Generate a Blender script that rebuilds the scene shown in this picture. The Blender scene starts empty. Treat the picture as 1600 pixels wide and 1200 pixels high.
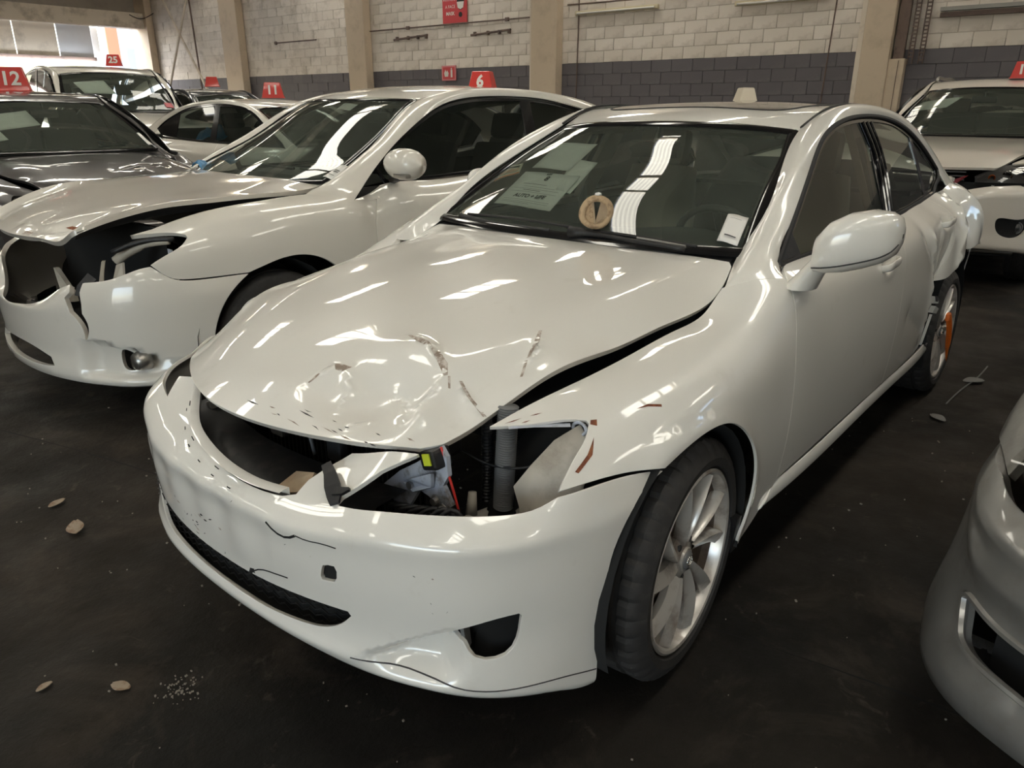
import bpy, bmesh, math, random
import numpy as np
from mathutils import Vector, Matrix
from mathutils.geometry import delaunay_2d_cdt

scene = bpy.context.scene
COL = scene.collection
# ---------------------------------------------------------------- camera, world, exposure
cam_data = bpy.data.cameras.new('camera'); camera = bpy.data.objects.new('camera', cam_data); COL.objects.link(camera)
cam_data.sensor_width = 36.0; cam_data.lens = 26.41; cam_data.clip_start = .02; cam_data.clip_end = 200
camera.location = (1.536, 1.564, 1.396)
_yaw, _pitch = math.radians(220.0), math.radians(20.15)
camera.rotation_euler = (math.pi / 2 - _pitch, 0, _yaw - math.pi / 2)
scene.camera = camera

world = bpy.data.worlds.new('world'); scene.world = world; world.use_nodes = True
wn = world.node_tree.nodes; wl = world.node_tree.links
bg = wn['Background']; sky = wn.new('ShaderNodeTexSky'); sky.sky_type = 'NISHITA'; sky.sun_disc = False
sky.sun_elevation = math.radians(48); sky.sun_rotation = math.radians(140); sky.air_density = 1.2; sky.dust_density = 2.0
wl.new(sky.outputs[0], bg.inputs['Color']); bg.inputs['Strength'].default_value = .9

scene.view_settings.view_transform = 'Standard'; scene.view_settings.look = 'None'
scene.view_settings.gamma = 1.0; scene.view_settings.use_curve_mapping = False
scene.view_settings.exposure = 0.36
scene.render.engine = 'CYCLES'
scene.cycles.use_denoising = True
scene.cycles.max_bounces = 7; scene.cycles.diffuse_bounces = 4; scene.cycles.glossy_bounces = 4
scene.cycles.transmission_bounces = 6; scene.cycles.transparent_max_bounces = 16
scene.cycles.caustics_reflective = False; scene.cycles.caustics_refractive = False; scene.cycles.sample_clamp_indirect = 6.0
# ---------------------------------------------------------------- numeric core: spline surfaces
def spline_second(knots):
    n = len(knots); h = np.diff(knots)
    A = np.zeros((n, n)); B = np.zeros((n, n)); A[0, 0] = A[-1, -1] = 1
    for i in range(1, n - 1):
        A[i, i - 1] = h[i - 1]; A[i, i] = 2 * (h[i - 1] + h[i]); A[i, i + 1] = h[i]
        B[i, i - 1] = 6 / h[i - 1]; B[i, i] = -6 / h[i - 1] - 6 / h[i]; B[i, i + 1] = 6 / h[i]
    return np.linalg.solve(A, B)

def spline_basis(knots, M, t):
    t = np.asarray(t, float); n = len(knots)
    k = np.clip(np.searchsorted(knots, t) - 1, 0, n - 2)
    h = knots[k + 1] - knots[k]; tc = np.clip(t, knots[0], knots[-1])
    b = (tc - knots[k]) / h; a = 1 - b
    R = np.zeros((len(t), n)); r = np.arange(len(t))
    R[r, k] += a; R[r, k + 1] += b
    R += ((a ** 3 - a) * h * h / 6)[:, None] * M[k] + ((b ** 3 - b) * h * h / 6)[:, None] * M[k + 1]
    ov = t - tc                                         # straight extrapolation beyond the ends
    if np.any(ov != 0):
        D = np.zeros((len(t), n)); D[r, k] -= 1 / h; D[r, k + 1] += 1 / h
        D += (-(3 * a * a - 1) * h / 6)[:, None] * M[k] + ((3 * b * b - 1) * h / 6)[:, None] * M[k + 1]
        R += ov[:, None] * D
    return R

class Curve:
    def __init__(self, pts):
        self.P = np.array(pts, float)
        self.k = np.concatenate([[0], np.cumsum(np.linalg.norm(np.diff(self.P, axis=0), axis=1) + 1e-9)])
        self.M = spline_second(self.k)
    def __call__(self, t):
        return spline_basis(self.k, self.M, np.asarray(t, float) * self.k[-1]) @ self.P
    def sample(self, n):
        return self(np.linspace(0, 1, n))

class Patch:
    """Smooth surface through a grid of points; u along rows, v along columns, both about in metres."""
    def __init__(self, G, sgn=1, mod=None):
        self.G = np.array(G, float); self.sgn = sgn; self.mod = mod
        du = np.linalg.norm(np.diff(self.G, axis=0), axis=2).mean(1); dv = np.linalg.norm(np.diff(self.G, axis=1), axis=2).mean(0)
        self.ku = np.concatenate([[0], np.cumsum(du)]); self.kv = np.concatenate([[0], np.cumsum(dv)])
        self.Mu = spline_second(self.ku); self.Mv = spline_second(self.kv)
        uu, vv = np.meshgrid(np.linspace(0, self.ku[-1], 70), np.linspace(0, self.kv[-1], 70), indexing='ij')
        self.S = np.stack([uu.ravel(), vv.ravel()], 1); self.SP = self.base(self.S)
    def base(self, uv):
        Bu = spline_basis(self.ku, self.Mu, uv[:, 0]); Bv = spline_basis(self.kv, self.Mv, uv[:, 1])
        return np.einsum('ki,kj,ijc->kc', Bu, Bv, self.G, optimize=True)
    def base_normal(self, uv, e=2e-3):
        a = self.base(uv + [e, 0]) - self.base(uv - [e, 0]); b = self.base(uv + [0, e]) - self.base(uv - [0, e])
        n = np.cross(a, b) * self.sgn
        return n / (np.linalg.norm(n, axis=1)[:, None] + 1e-12)
    def point(self, uv):
        P = self.base(uv)
        if self.mod is not None:
            P = P + self.base_normal(uv) * self.mod(P)[:, None]
        return P
    def normal(self, uv, e=2e-3):
        if self.mod is None: return self.base_normal(uv, e)
        a = self.point(uv + [e, 0]) - self.point(uv - [e, 0]); b = self.point(uv + [0, e]) - self.point(uv - [0, e])
        n = np.cross(a, b) * self.sgn
        return n / (np.linalg.norm(n, axis=1)[:, None] + 1e-12)
    def near(self, pts, it=10):
        pts = np.atleast_2d(np.asarray(pts, float)); out = []
        for p in pts:
            out.append(self.S[np.argmin(((self.SP - p) ** 2).sum(1))])
        uv = np.array(out); lo = np.array([-.08, -.08]); hi = np.array([self.ku[-1] + .08, self.kv[-1] + .08]); e = 1e-3
        for _ in range(it):
            P = self.base(uv); r = pts - P
            a = (self.base(uv + [e, 0]) - P) / e; b = (self.base(uv + [0, e]) - P) / e
            aa = (a * a).sum(1); bb = (b * b).sum(1); ab = (a * b).sum(1); ra = (r * a).sum(1); rb = (r * b).sum(1)
            det = aa * bb - ab * ab + 1e-9
            uv = np.clip(uv + .9 * np.stack([(ra * bb - rb * ab) / det, (rb * aa - ra * ab) / det], 1), lo, hi)
        return uv
    def mirror(self, mod=None):
        return Patch(self.G * [1, -1, 1], -self.sgn, mod)
    def line(self, pts, smooth=True, step=.02):
        """uv polyline of the curve through some 3D points lying on (or near) the surface"""
        uv = self.near(pts)
        if len(uv) < 2: return uv
        c = Curve(uv) if smooth and len(uv) > 2 else None
        if c is not None:
            return c.sample(max(3, int(c.k[-1] / step) + 1))
        o = [uv[:1]]
        for i in range(len(uv) - 1):
            n = max(1, int(np.linalg.norm(uv[i + 1] - uv[i]) / step)); o.append(uv[i] + (uv[i + 1] - uv[i]) * (np.arange(1, n + 1) / n)[:, None])
        return np.concatenate(o)
    def loop(self, *segs):
        """closed uv outline from segments; a segment is a list of 3D points (smooth) or ('line', pts) or ('uv', pts)"""
        o = []
        for s in segs:
            if isinstance(s, tuple) and s[0] == 'line': L = self.line(s[1], False)
            elif isinstance(s, tuple) and s[0] == 'uv': L = np.array(s[1], float)
            elif isinstance(s, tuple) and s[0] == 'closed':
                uv = self.near(s[1]); n = len(uv); uv = np.concatenate([uv[-3:], uv, uv[:4]]); c = Curve(uv); a, b = c.k[3], c.k[n + 3]
                m = max(8, int((b - a) / .015)); L = c(np.linspace(a, b, m, endpoint=False) / c.k[-1])
            else: L = self.line(s)
            if o and np.linalg.norm(o[-1][-1] - L[0]) < 1e-4: L = L[1:]
            o.append(L)
        L = np.concatenate(o)
        if np.linalg.norm(L[0] - L[-1]) < 1e-4: L = L[:-1]
        return L

def resample(L, h):
    L = np.asarray(L); Q = np.concatenate([L, L[:1]]); out = []
    for i in range(len(L)):
        d = np.linalg.norm(Q[i + 1] - Q[i]); n = max(1, int(np.ceil(d / h)))
        out.append(Q[i] + (Q[i + 1] - Q[i]) * (np.arange(n) / n)[:, None])
    R = np.concatenate(out); keep = [0]
    for i in range(1, len(R)):
        if np.linalg.norm(R[i] - R[keep[-1]]) > h * .25: keep.append(i)
    if len(keep) > 3 and np.linalg.norm(R[keep[-1]] - R[0]) < h * .25: keep.pop()
    return R[keep]

def area2(L):
    x, y = L[:, 0], L[:, 1]; return .5 * np.sum(x * np.roll(y, -1) - np.roll(x, -1) * y)

def inset(L, g):
    """move an outline inwards by g (outwards for a negative g)"""
    if g == 0: return L
    s = 1 if area2(L) > 0 else -1
    a = L - np.roll(L, 1, 0); b = np.roll(L, -1, 0) - L
    def nn(d):
        d = d / (np.linalg.norm(d, axis=1)[:, None] + 1e-12); return np.stack([-d[:, 1], d[:, 0]], 1) * s
    n = nn(a) + nn(b); l2 = (n * n).sum(1)
    return L + n * (2 * g / np.maximum(l2, .8))[:, None]

def inside(poly, pts):
    x, y = pts[:, 0], pts[:, 1]; c = np.zeros(len(pts), bool); n = len(poly); Q = np.concatenate([poly, poly[:1]])
    for i in range(n):
        x0, y0 = Q[i]; x1, y1 = Q[i + 1]
        m = (y0 > y) != (y1 > y)
        if m.any(): c ^= m & (x < (x1 - x0) * (y - y0) / (y1 - y0 + 1e-30) + x0)
    return c

def seg_dist(poly, pts, closed=True):
    d = np.full(len(pts), 1e9); Q = np.concatenate([poly, poly[:1]]) if closed else poly
    for i in range(len(Q) - 1):
        a = Q[i]; e = Q[i + 1] - a; t = np.clip(((pts - a) @ e) / (e @ e + 1e-20), 0, 1)
        d = np.minimum(d, np.linalg.norm(pts - a - t[:, None] * e, axis=1))
    return d

def sm(a, b, x):
    t = np.clip((np.asarray(x) - a) / (b - a), 0, 1); return t * t * (3 - 2 * t)
def mirror_pts(p): return [(x, -y, z) for x, y, z in p]
# ---------------------------------------------------------------- surface nets of the white sedan in front (metres, x forward, y to its left)
def oriented(G, out, mod=None):
    p = Patch(G, 1, None)
    n = p.base_normal(p.S).mean(0)
    p.sgn = 1 if n @ np.array(out, float) > 0 else -1
    p.mod = mod
    return p

def hood_net(rows, fr=(1, .92, .8, .55, .28, 0, -.28, -.55, -.8, -.92, -1), px=2.0):
    G = []
    for xc, xe, w, zc, zcr, ze in rows:
        r = []
        for f in fr:
            a = abs(f)
            z = zc - (zc - zcr) * (min(a, .8) / .8) ** 2 if a <= .8 else zcr + (ze - zcr) * ((a - .8) / .2) ** 1.25
            r.append((xc + (xe - xc) * a ** px, f * w, z))
        G.append(r)
    return G

HOOD_ROWS = [(.705, .535, .500, .722, .722, .718), (.60, .43, .535, .772, .768, .752), (.42, .25, .590, .838, .832, .828),
             (.15, .03, .630, .894, .882, .848), (-.12, -.17, .655, .932, .916, .868), (-.38, -.42, .665, .958, .940, .890),
             (-.50, -.53, .648, .969, .954, .925), (-.590, -.612, .628, .974, .966, .960)]

def bump2(P, x, y, r, h, rx=None):
    d2 = ((P[:, 0] - x) / (rx or r)) ** 2 + ((P[:, 1] - y) / r) ** 2
    return h * np.exp(-d2)
def ridge(P, pts, w, h, taper=.5):
    pts = np.array(pts, float); d = seg_dist(pts, P[:, :2], False)
    a = np.linalg.norm(P[:, :2] - pts[0], axis=1); b = np.linalg.norm(P[:, :2] - pts[-1], axis=1)
    L = np.linalg.norm(pts[-1] - pts[0]); t = np.clip(np.minimum(1, np.minimum(a, b) / (L * taper + 1e-6)), .15, 1)
    return h * t * np.exp(-d / w)
SIDE_X = [.48, .33, .15, 0, -.2, -.34, -.44, -.52, -.66, -.9, -1.3, -1.8, -2.2, -2.5, -2.73, -3.0, -3.3, -3.55, -3.72]
SIDE_YZ = [
 [(.80, .18), (.815, .35), (.815, .50), (.80, .60), (.75, .68), (.66, .725), (.545, .735)],
 [(.83, .18), (.845, .35), (.85, .50), (.84, .62), (.79, .705), (.70, .755), (.590, .775)],
 [(.845, .18), (.868, .35), (.875, .50), (.87, .64), (.83, .735), (.74, .79), (.630, .805)],
 [(.85, .18), (.875, .35), (.885, .50), (.882, .65), (.85, .755), (.765, .81), (.650, .825)],
 [(.85, .18), (.875, .35), (.888, .50), (.887, .65), (.86, .775), (.78, .835), (.668, .848)],
 [(.85, .18), (.873, .35), (.888, .50), (.888, .65), (.865, .785), (.795, .858), (.675, .868)],
 [(.85, .18), (.872, .35), (.888, .50), (.888, .65), (.868, .79), (.812, .882), (.715, .915)],
 [(.85, .18), (.872, .35), (.888, .50), (.889, .65), (.871, .793), (.830, .892), (.752, .946)],
 [(.84, .18), (.872, .35), (.888, .50), (.89, .65), (.875, .798), (.842, .902), (.764, .964)],
 [(.84, .18), (.872, .35), (.888, .50), (.892, .65), (.880, .80), (.851, .905), (.770, .966)],
 [(.84, .18), (.872, .35), (.888, .50), (.893, .65), (.885, .80), (.857, .905), (.775, .974)],
 [(.84, .18), (.872, .35), (.888, .50), (.895, .65), (.890, .805), (.863, .912), (.772, .988)],
 [(.84, .18), (.872, .35), (.890, .50), (.898, .65), (.893, .81), (.863, .922), (.758, 1.000)],
 [(.84, .18), (.875, .35), (.893, .50), (.900, .65), (.893, .82), (.857, .935), (.745, 1.010)],
 [(.84, .18), (.875, .35), (.893, .50), (.900, .65), (.890, .82), (.848, .942), (.735, 1.020)],
 [(.83, .18), (.865, .35), (.882, .50), (.888, .65), (.874, .82), (.825, .95), (.715, 1.022)],
 [(.80, .18), (.83, .35), (.845, .50), (.848, .65), (.832, .82), (.785, .95), (.690, 1.012)],
 [(.74, .18), (.765, .35), (.78, .50), (.782, .65), (.765, .82), (.715, .94), (.625, .995)],
 [(.64, .18), (.665, .35), (.68, .50), (.682, .65), (.665, .82), (.615, .93), (.540, .985)]]
ARCH_F = (.045, .345, .348); ARCH_R = (-2.74, .335, .348)

GS_X = [-.30, -.8, -1.3, -1.8, -2.3, -2.8, -3.15]
GS_Z = [.93, 1.05, 1.17, 1.28, 1.38]
GS_Y = [[y + d for y in (.773, .720, .667, .618, .574)] for d in (-.022, -.002, .014, .016, .002, -.022, -.048)]
# inner (windshield and roof side) and outer (side window side) edges of the pillar and roof-rail band
RAIL_IN = [(-.455, .674, .894), (-.55, .648, .932), (-.622, .632, .968), (-.78, .632, 1.068), (-.95, .604, 1.165), (-1.31, .530, 1.330), (-1.50, .540, 1.388), (-1.75, .548, 1.408), (-2.10, .55, 1.395),
           (-2.45, .555, 1.355), (-2.76, .575, 1.272), (-3.0, .595, 1.185), (-3.26, .62, 1.070), (-3.42, .64, 1.01)]
DLO = [(-.649, .749, .967), (-.877, .702, 1.093), (-1.077, .659, 1.205), (-1.270, .622, 1.300), (-1.468, .606, 1.345), (-1.670, .599, 1.363), (-1.888, .595, 1.365), (-2.229, .596, 1.341), (-2.530, .613, 1.275), (-2.766, .647, 1.170), (-2.878, .669, 1.104)]
_gs = oriented([[(x, y, z) for y, z in zip(r, GS_Z)] for x, r in zip(GS_X, GS_Y)], (0, 1, .5))
_dl = _gs.near(Curve(DLO).sample(11)); _dl = _gs.base(_dl) + _gs.base_normal(_dl) * .006
RAIL_OUT = [(-.600, .795, .925)] + [tuple(p) for p in _dl] + [(-2.93, .705, 1.050), (-2.99, .735, .99)]
def rail_net(I, O, b=.020, side=None, n=30):
    """band between two edge curves with the same number of points, crowned outwards; its foot row lies on the body side"""
    ci, co = Curve(I), Curve(O); m = len(I); tt = np.linspace(0, 1, n) * (m - 1)
    A = ci(np.interp(tt, np.arange(m), ci.k / ci.k[-1])); B = co(np.interp(tt, np.arange(m), co.k / co.k[-1])); D = B - A
    T = np.gradient((A + B) / 2, axis=0); N = np.cross(T, D); N /= np.linalg.norm(N, axis=1)[:, None] + 1e-9
    N[N[:, 1] + .3 * N[:, 2] < 0] *= -1
    for _ in range(6): N[1:-1] = (N[:-2] + 2 * N[1:-1] + N[2:]) / 4
    N /= np.linalg.norm(N, axis=1)[:, None]; w = b * (1 - .3 * tt / (m - 1))[:, None]
    G = np.stack([A, A + D * .22 + N * w * .72, A + D * .5 + N * w, A + D * .8 + N * w * .62, B], 1)
    if side is not None:
        uv = side.near(A[0] + D[0] * np.array([0, .22, .5, .8, 1])[:, None]); G[0] = side.base(uv); r0 = G[0] - (A[0] + D[0] * np.array([0, .22, .5, .8, 1])[:, None])
        for k in range(1, 6):
            base = A[k] + D[k] * np.array([0, .22, .5, .8, 1])[:, None]; q = k / 6; q = q * q * (3 - 2 * q); G[k] = G[k] * q + (base + r0) * (1 - q) * 1.0
            G[k, 0] = A[k]; G[k, -1] = B[k]
    return G
# windshield, roof and backlight: (x centre, z centre, x edge, y edge, z edge)
TOP = [(-.50, .950, -.575, .680, .944), (-.575, .985, -.65, .662, .985), (-.83, 1.135, -.95, .598, 1.150), (-1.06, 1.255, -1.16, .555, 1.252), (-1.235, 1.342, -1.31, .524, 1.318), (-1.40, 1.385, -1.46, .530, 1.372),
       (-1.70, 1.418, -1.75, .545, 1.398), (-2.10, 1.425, -2.10, .547, 1.388), (-2.50, 1.398, -2.45, .552, 1.348), (-2.85, 1.315, -2.76, .570, 1.262), (-3.12, 1.215, -3.0, .592, 1.176), (-3.42, 1.075, -3.26, .617, 1.062), (-3.55, 1.025, -3.42, .64, 1.0)]
def top_net(T, fr=(1, .75, .4, 0, -.4, -.75, -1)):
    return [[(xc + (xe - xc) * abs(f) ** 2.2, f * ye, zc + (ze - zc) * abs(f) ** 2.4) for f in fr] for xc, zc, xe, ye, ze in T]

# front bumper: columns run from the left wheel arch round the nose to the right one
BUMP_Y = [.868, .862, .850, .820, .775, .705, .620, .520, .420, .300, .160, 0]
BUMP_X = [.08, .22, .34, .455, .557, .643, .697, .738, .763, .782, .791, .792]
BUMP_XR = [-.02, .105, .215, .325, .437, .540, .620, .685, .727, .763, .784, .792]
def bump_net():
    G = []
    ys = BUMP_Y + [-y for y in BUMP_Y[-2::-1]]; xs = BUMP_X + BUMP_XR[-2::-1]
    for x, y in zip(xs, ys):
        a = abs(y); f = np.clip((a - .3) / .5, 0, 1)
        zb = np.interp(a, [0, .3, .6, .72, .80, .85, .87], [.262, .262, .250, .236, .215, .185, .175])
        n = np.array([np.interp(a, [0, .4, .7, .82, .86], [1, .95, .65, .3, 0]), np.sign(y) * np.interp(a, [0, .4, .7, .82, .86], [0, .25, .7, .95, 1])])
        zr = np.interp(a, [0, .35, .5, .8], [.568, .578, .608, .615])
        rows = [(-.045, zb - .004), (-.004, zb + .010), (.004, zb + .045), (-.004, .37), (.002, .48), (.003, zr - .035), (.001, zr - .008), (-.008, zr + .003), (-.045, zr + .035), (-.115, zr + .075)]
        if a > .8: rows = [(-.010, zb - .004), (-.002, zb + .010), (0, zb + .045), (.002, .37), (.006, .48), (.005, zr - .035), (.003, zr - .008), (-.001, zr + .005), (-.016, zr + .045), (-.045, zr + .09)]
        G.append([(x + n[0] * d, y + n[1] * d, z) for d, z in rows])
    return G
# ---------------------------------------------------------------- object helpers
def link(o, parent=None):
    COL.objects.link(o)
    if parent is not None: o.parent = parent
    return o
def tag(o, label=None, cat=None, group=None, kind=None):
    if label: o['label'] = label
    if cat: o['category'] = cat
    if group: o['group'] = group
    if kind: o['kind'] = kind
    return o
def empty(name, loc=(0, 0, 0), rz=0, label=None, cat=None, group=None):
    o = bpy.data.objects.new(name, None); o.location = loc; o.rotation_euler = (0, 0, rz); o.empty_display_size = .1
    link(o); return tag(o, label, cat, group)
def mesh_obj(name, verts, faces, m, parent=None, smooth=False, normals=None, loc=None):
    me = bpy.data.meshes.new(name); me.from_pydata([tuple(map(float, v)) for v in verts], [], [tuple(int(i) for i in f) for f in faces])
    if m is not None: me.materials.append(m)
    if smooth: me.polygons.foreach_set('use_smooth', [True] * len(me.polygons))
    me.update()
    if normals is not None: me.normals_split_custom_set_from_vertices([tuple(map(float, n)) for n in normals])
    o = bpy.data.objects.new(name, me)
    if loc is not None: o.location = loc
    return link(o, parent)

class MB:
    """collects simple shapes and links them as one mesh object"""
    def __init__(self): self.v = []; self.f = []; self.mi = []; self.cur = 0
    def add(self, verts, faces):
        n = len(self.v); self.v += [tuple(map(float, p)) for p in verts]; self.f += [tuple(i + n for i in f) for f in faces]; self.mi += [self.cur] * len(faces); return self
    def box(self, c, s, rot=None, bev=0.0):
        bm = bmesh.new(); bmesh.ops.create_cube(bm, size=1); bmesh.ops.scale(bm, vec=s, verts=bm.verts)
        if bev: bmesh.ops.bevel(bm, geom=bm.edges[:], offset=bev, segments=2, affect='EDGES', profile=.6)
        M = Matrix.Translation(c) @ (rot.to_4x4() if rot is not None else Matrix())
        bm.verts.index_update()
        self.add([M @ v.co for v in bm.verts], [[v.index for v in f.verts] for f in bm.faces]); bm.free(); return self
    def span(self, a, b, bev=0.0):
        a = Vector(a); b = Vector(b); return self.box((a + b) / 2, tuple(abs(x) for x in (b - a)), None, bev)
    def prism(self, poly, d, bev=0.0):
        """poly: 3D points of a flat outline, d: extrusion vector"""
        n = len(poly); P = [Vector(p) for p in poly]; d = Vector(d)
        self.add(P + [p + d for p in P], [tuple(range(n))[::-1], tuple(range(n, 2 * n))] + [(i, (i + 1) % n, (i + 1) % n + n, i + n) for i in range(n)]); return self
    def tube(self, pts, r, seg=8, closed=False, cap=True):
        P = [Vector(p) for p in pts]; n = len(P); rr = r if hasattr(r, '__len__') else [r] * n
        V = []; up = None
        for i in range(n):
            if closed: t = P[(i + 1) % n] - P[i - 1]
            else: t = P[min(n - 1, i + 1)] - P[max(0, i - 1)]
            t.normalize()
            if up is None:
                up = t.orthogonal().normalized()
            up = (up - t * up.dot(t)).normalized(); s = t.cross(up)
            for k in range(seg):
                a = 2 * math.pi * k / seg; V.append(P[i] + (up * math.cos(a) + s * math.sin(a)) * rr[i])
        F = []; m = n if closed else n - 1
        for i in range(m):
            for k in range(seg):
                a = i * seg + k; b = i * seg + (k + 1) % seg; j = ((i + 1) % n) * seg
                F.append((a, b, j + (k + 1) % seg, j + k))
        if cap and not closed: F += [tuple(range(seg))[::-1], tuple(range((n - 1) * seg, n * seg))]
        return self.add(V, F)
    def lathe(self, prof, seg=48, axis='y', c=(0, 0, 0), close=False):
        """prof: (radius, along-axis) pairs"""
        V = []; F = []; n = len(prof)
        for k in range(seg):
            a = 2 * math.pi * k / seg
            for r, h in prof:
                p = {'y': (r * math.cos(a), h, r * math.sin(a)), 'z': (r * math.cos(a), r * math.sin(a), h), 'x': (h, r * math.cos(a), r * math.sin(a))}[axis]
                V.append((p[0] + c[0], p[1] + c[1], p[2] + c[2]))
        m = n if close else n - 1
        for k in range(seg):
            for i in range(m):
                j = (i + 1) % n; k2 = (k + 1) % seg
                F.append((k * n + i, k2 * n + i, k2 * n + j, k * n + j))
        return self.add(V, F)
    def grid(self, G, close_v=False):
        G = np.asarray(G); a, b = G.shape[:2]; F = []
        for i in range(a - 1):
            for j in range(b if close_v else b - 1):
                j2 = (j + 1) % b; F.append((i * b + j, (i + 1) * b + j, (i + 1) * b + j2, i * b + j2))
        return self.add(G.reshape(-1, 3), F)
    def build(self, name, m, parent=None, smooth=False, loc=None, fix=True, rz=0):
        me = bpy.data.meshes.new(name); me.from_pydata(self.v, [], self.f)
        for x in (m if isinstance(m, (list, tuple)) else [m]): me.materials.append(x)
        if isinstance(m, (list, tuple)): me.polygons.foreach_set('material_index', self.mi)
        if fix:
            bm = bmesh.new(); bm.from_mesh(me); bmesh.ops.recalc_face_normals(bm, faces=bm.faces[:]); bm.to_mesh(me); bm.free()
        if smooth:
            me.polygons.foreach_set('use_smooth', [True] * len(me.polygons))
            if smooth is not True: me.set_sharp_from_angle(angle=math.radians(smooth))
        me.update()
        o = bpy.data.objects.new(name, me)
        if loc is not None: o.location = loc
        o.rotation_euler = (0, 0, rz)
        return link(o, parent)

def panel(name, patch, outer, m, parent=None, holes=(), h=.03, gap=.0, depth=.018, off=0.0, hb=None, nblend=None):
    """a sheet cut out of a spline surface along uv outlines, with a turned-in edge"""
    hb = hb or h
    loops = [resample(inset(np.asarray(outer), gap), hb)] + [resample(inset(np.asarray(q), -gap * .3), hb) for q in holes]
    lo = loops[0].min(0); hi = loops[0].max(0)
    nx = max(2, int((hi[0] - lo[0]) / h) + 1); ny = max(2, int((hi[1] - lo[1]) / (h * .87)) + 1)
    xs, ys = np.meshgrid(lo[0] + (np.arange(nx) + .5) * h, lo[1] + (np.arange(ny) + .5) * h * .87, indexing='ij')
    xs = xs + (np.arange(ny) % 2) * h * .5
    pts = np.stack([xs.ravel(), ys.ravel()], 1)
    ok = inside(loops[0], pts) & (seg_dist(loops[0], pts) > h * .45)
    for q in loops[1:]:
        ok &= ~inside(q, pts) & (seg_dist(q, pts) > h * .45)
    pts = pts[ok]
    allp = np.concatenate(loops + [pts]); edges = []; s = 0
    for q in loops:
        n = len(q); edges += [(s + i, s + (i + 1) % n) for i in range(n)]; s += n
    r = delaunay_2d_cdt([Vector(p) for p in allp], edges, [], 0, 1e-6, True)
    V = np.array([tuple(v) for v in r[0]]); F = np.array([f for f in r[2] if len(f) == 3])
    cen = V[F].mean(1); ok = inside(loops[0], cen)
    for q in loops[1:]: ok &= ~inside(q, cen)
    F = F[ok]
    if len(F) == 0: raise RuntimeError("empty panel " + name)
    P = patch.point(V); N = patch.normal(V)
    if off: P = P + N * off
    if nblend: N = nblend(V, P, N)
    # consistent orientation
    fn = np.cross(P[F[:, 1]] - P[F[:, 0]], P[F[:, 2]] - P[F[:, 0]]); flip = (fn * N[F[:, 0]]).sum(1) < 0
    F[flip] = F[flip][:, ::-1]
    ar = np.linalg.norm(np.cross(P[F[:, 1]] - P[F[:, 0]], P[F[:, 2]] - P[F[:, 0]]), axis=1); F = F[ar > 2e-8]
    verts = P; faces = F.tolist(); nor = N
    if depth:
        mp = {}
        for k, l in enumerate(r[3]):
            for i in l: mp[i] = k
        s = 0; vl = [P]; nl = [N]; base = len(P)
        for q in loops:
            n = len(q); idx = np.array([mp[s + i] for i in range(n)]); s += n
            sg = (1 if area2(q) > 0 else -1) * (1 if s == n else -1)
            e = np.roll(q, -1, 0) - np.roll(q, 1, 0); o2 = np.stack([e[:, 1], -e[:, 0]], 1) * sg; o2 /= np.linalg.norm(o2, axis=1)[:, None] + 1e-12
            B = P[idx]; NB = N[idx]; out = patch.point(q + o2 * .002) - patch.point(q - o2 * .002); out -= NB * (out * NB).sum(1)[:, None]; out /= np.linalg.norm(out, axis=1)[:, None] + 1e-12
            r1 = B + out * .0015 - NB * .0015; r2 = r1 - NB * depth; nA = out + NB; nA /= np.linalg.norm(nA, axis=1)[:, None]
            vl += [r1, r1, r2]; nl += [nA, out, out]
            t = np.cross(np.roll(B, -1, 0) - B, NB); fl = (t * out).sum() > 0
            for i in range(n):
                j = (i + 1) % n; A = (idx[j], idx[i], base + i, base + j); C_ = (base + n + j, base + n + i, base + 2 * n + i, base + 2 * n + j)
                faces += [A, C_] if fl else [A[::-1], C_[::-1]]
            base += 3 * n
        verts = np.concatenate(vl); nor = np.concatenate(nl)
    return mesh_obj(name, verts, faces, m, parent, True, nor)

def strip(name, patch, uv, w, t, m, parent=None, off=0.0, closed=False, seg=6):
    """a rubber or chrome bead lying along a uv line of a surface"""
    P = patch.point(np.asarray(uv)); N = patch.normal(np.asarray(uv)); mb = MB(); P = P + N * off; n = len(P); G = []
    for i in range(n):
        T = P[(i + 1) % n if closed else min(n - 1, i + 1)] - P[i - 1 if closed else max(0, i - 1)]
        T /= np.linalg.norm(T) + 1e-9; S = np.cross(N[i], T)
        G.append([P[i] + S * w / 2 * math.cos(a) + N[i] * t * math.sin(a) for a in np.linspace(0, 2 * math.pi, seg, endpoint=False)])
    if closed: G.append(G[0])
    return mb.grid(np.array(G), True).build(name, m, parent, 40)

def ribbon(pts, nrm, w):
    """flat strip of width w through points"""
    P = np.array(pts, float); G = []
    for i in range(len(P)):
        T = P[min(len(P) - 1, i + 1)] - P[max(0, i - 1)]; T /= np.linalg.norm(T) + 1e-9
        S = np.cross(np.array(nrm, float), T); S /= np.linalg.norm(S) + 1e-9; ww = w[i] if hasattr(w, '__len__') else w
        G.append([P[i] - S * ww / 2, P[i] + S * ww / 2])
    return np.array(G)

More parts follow.
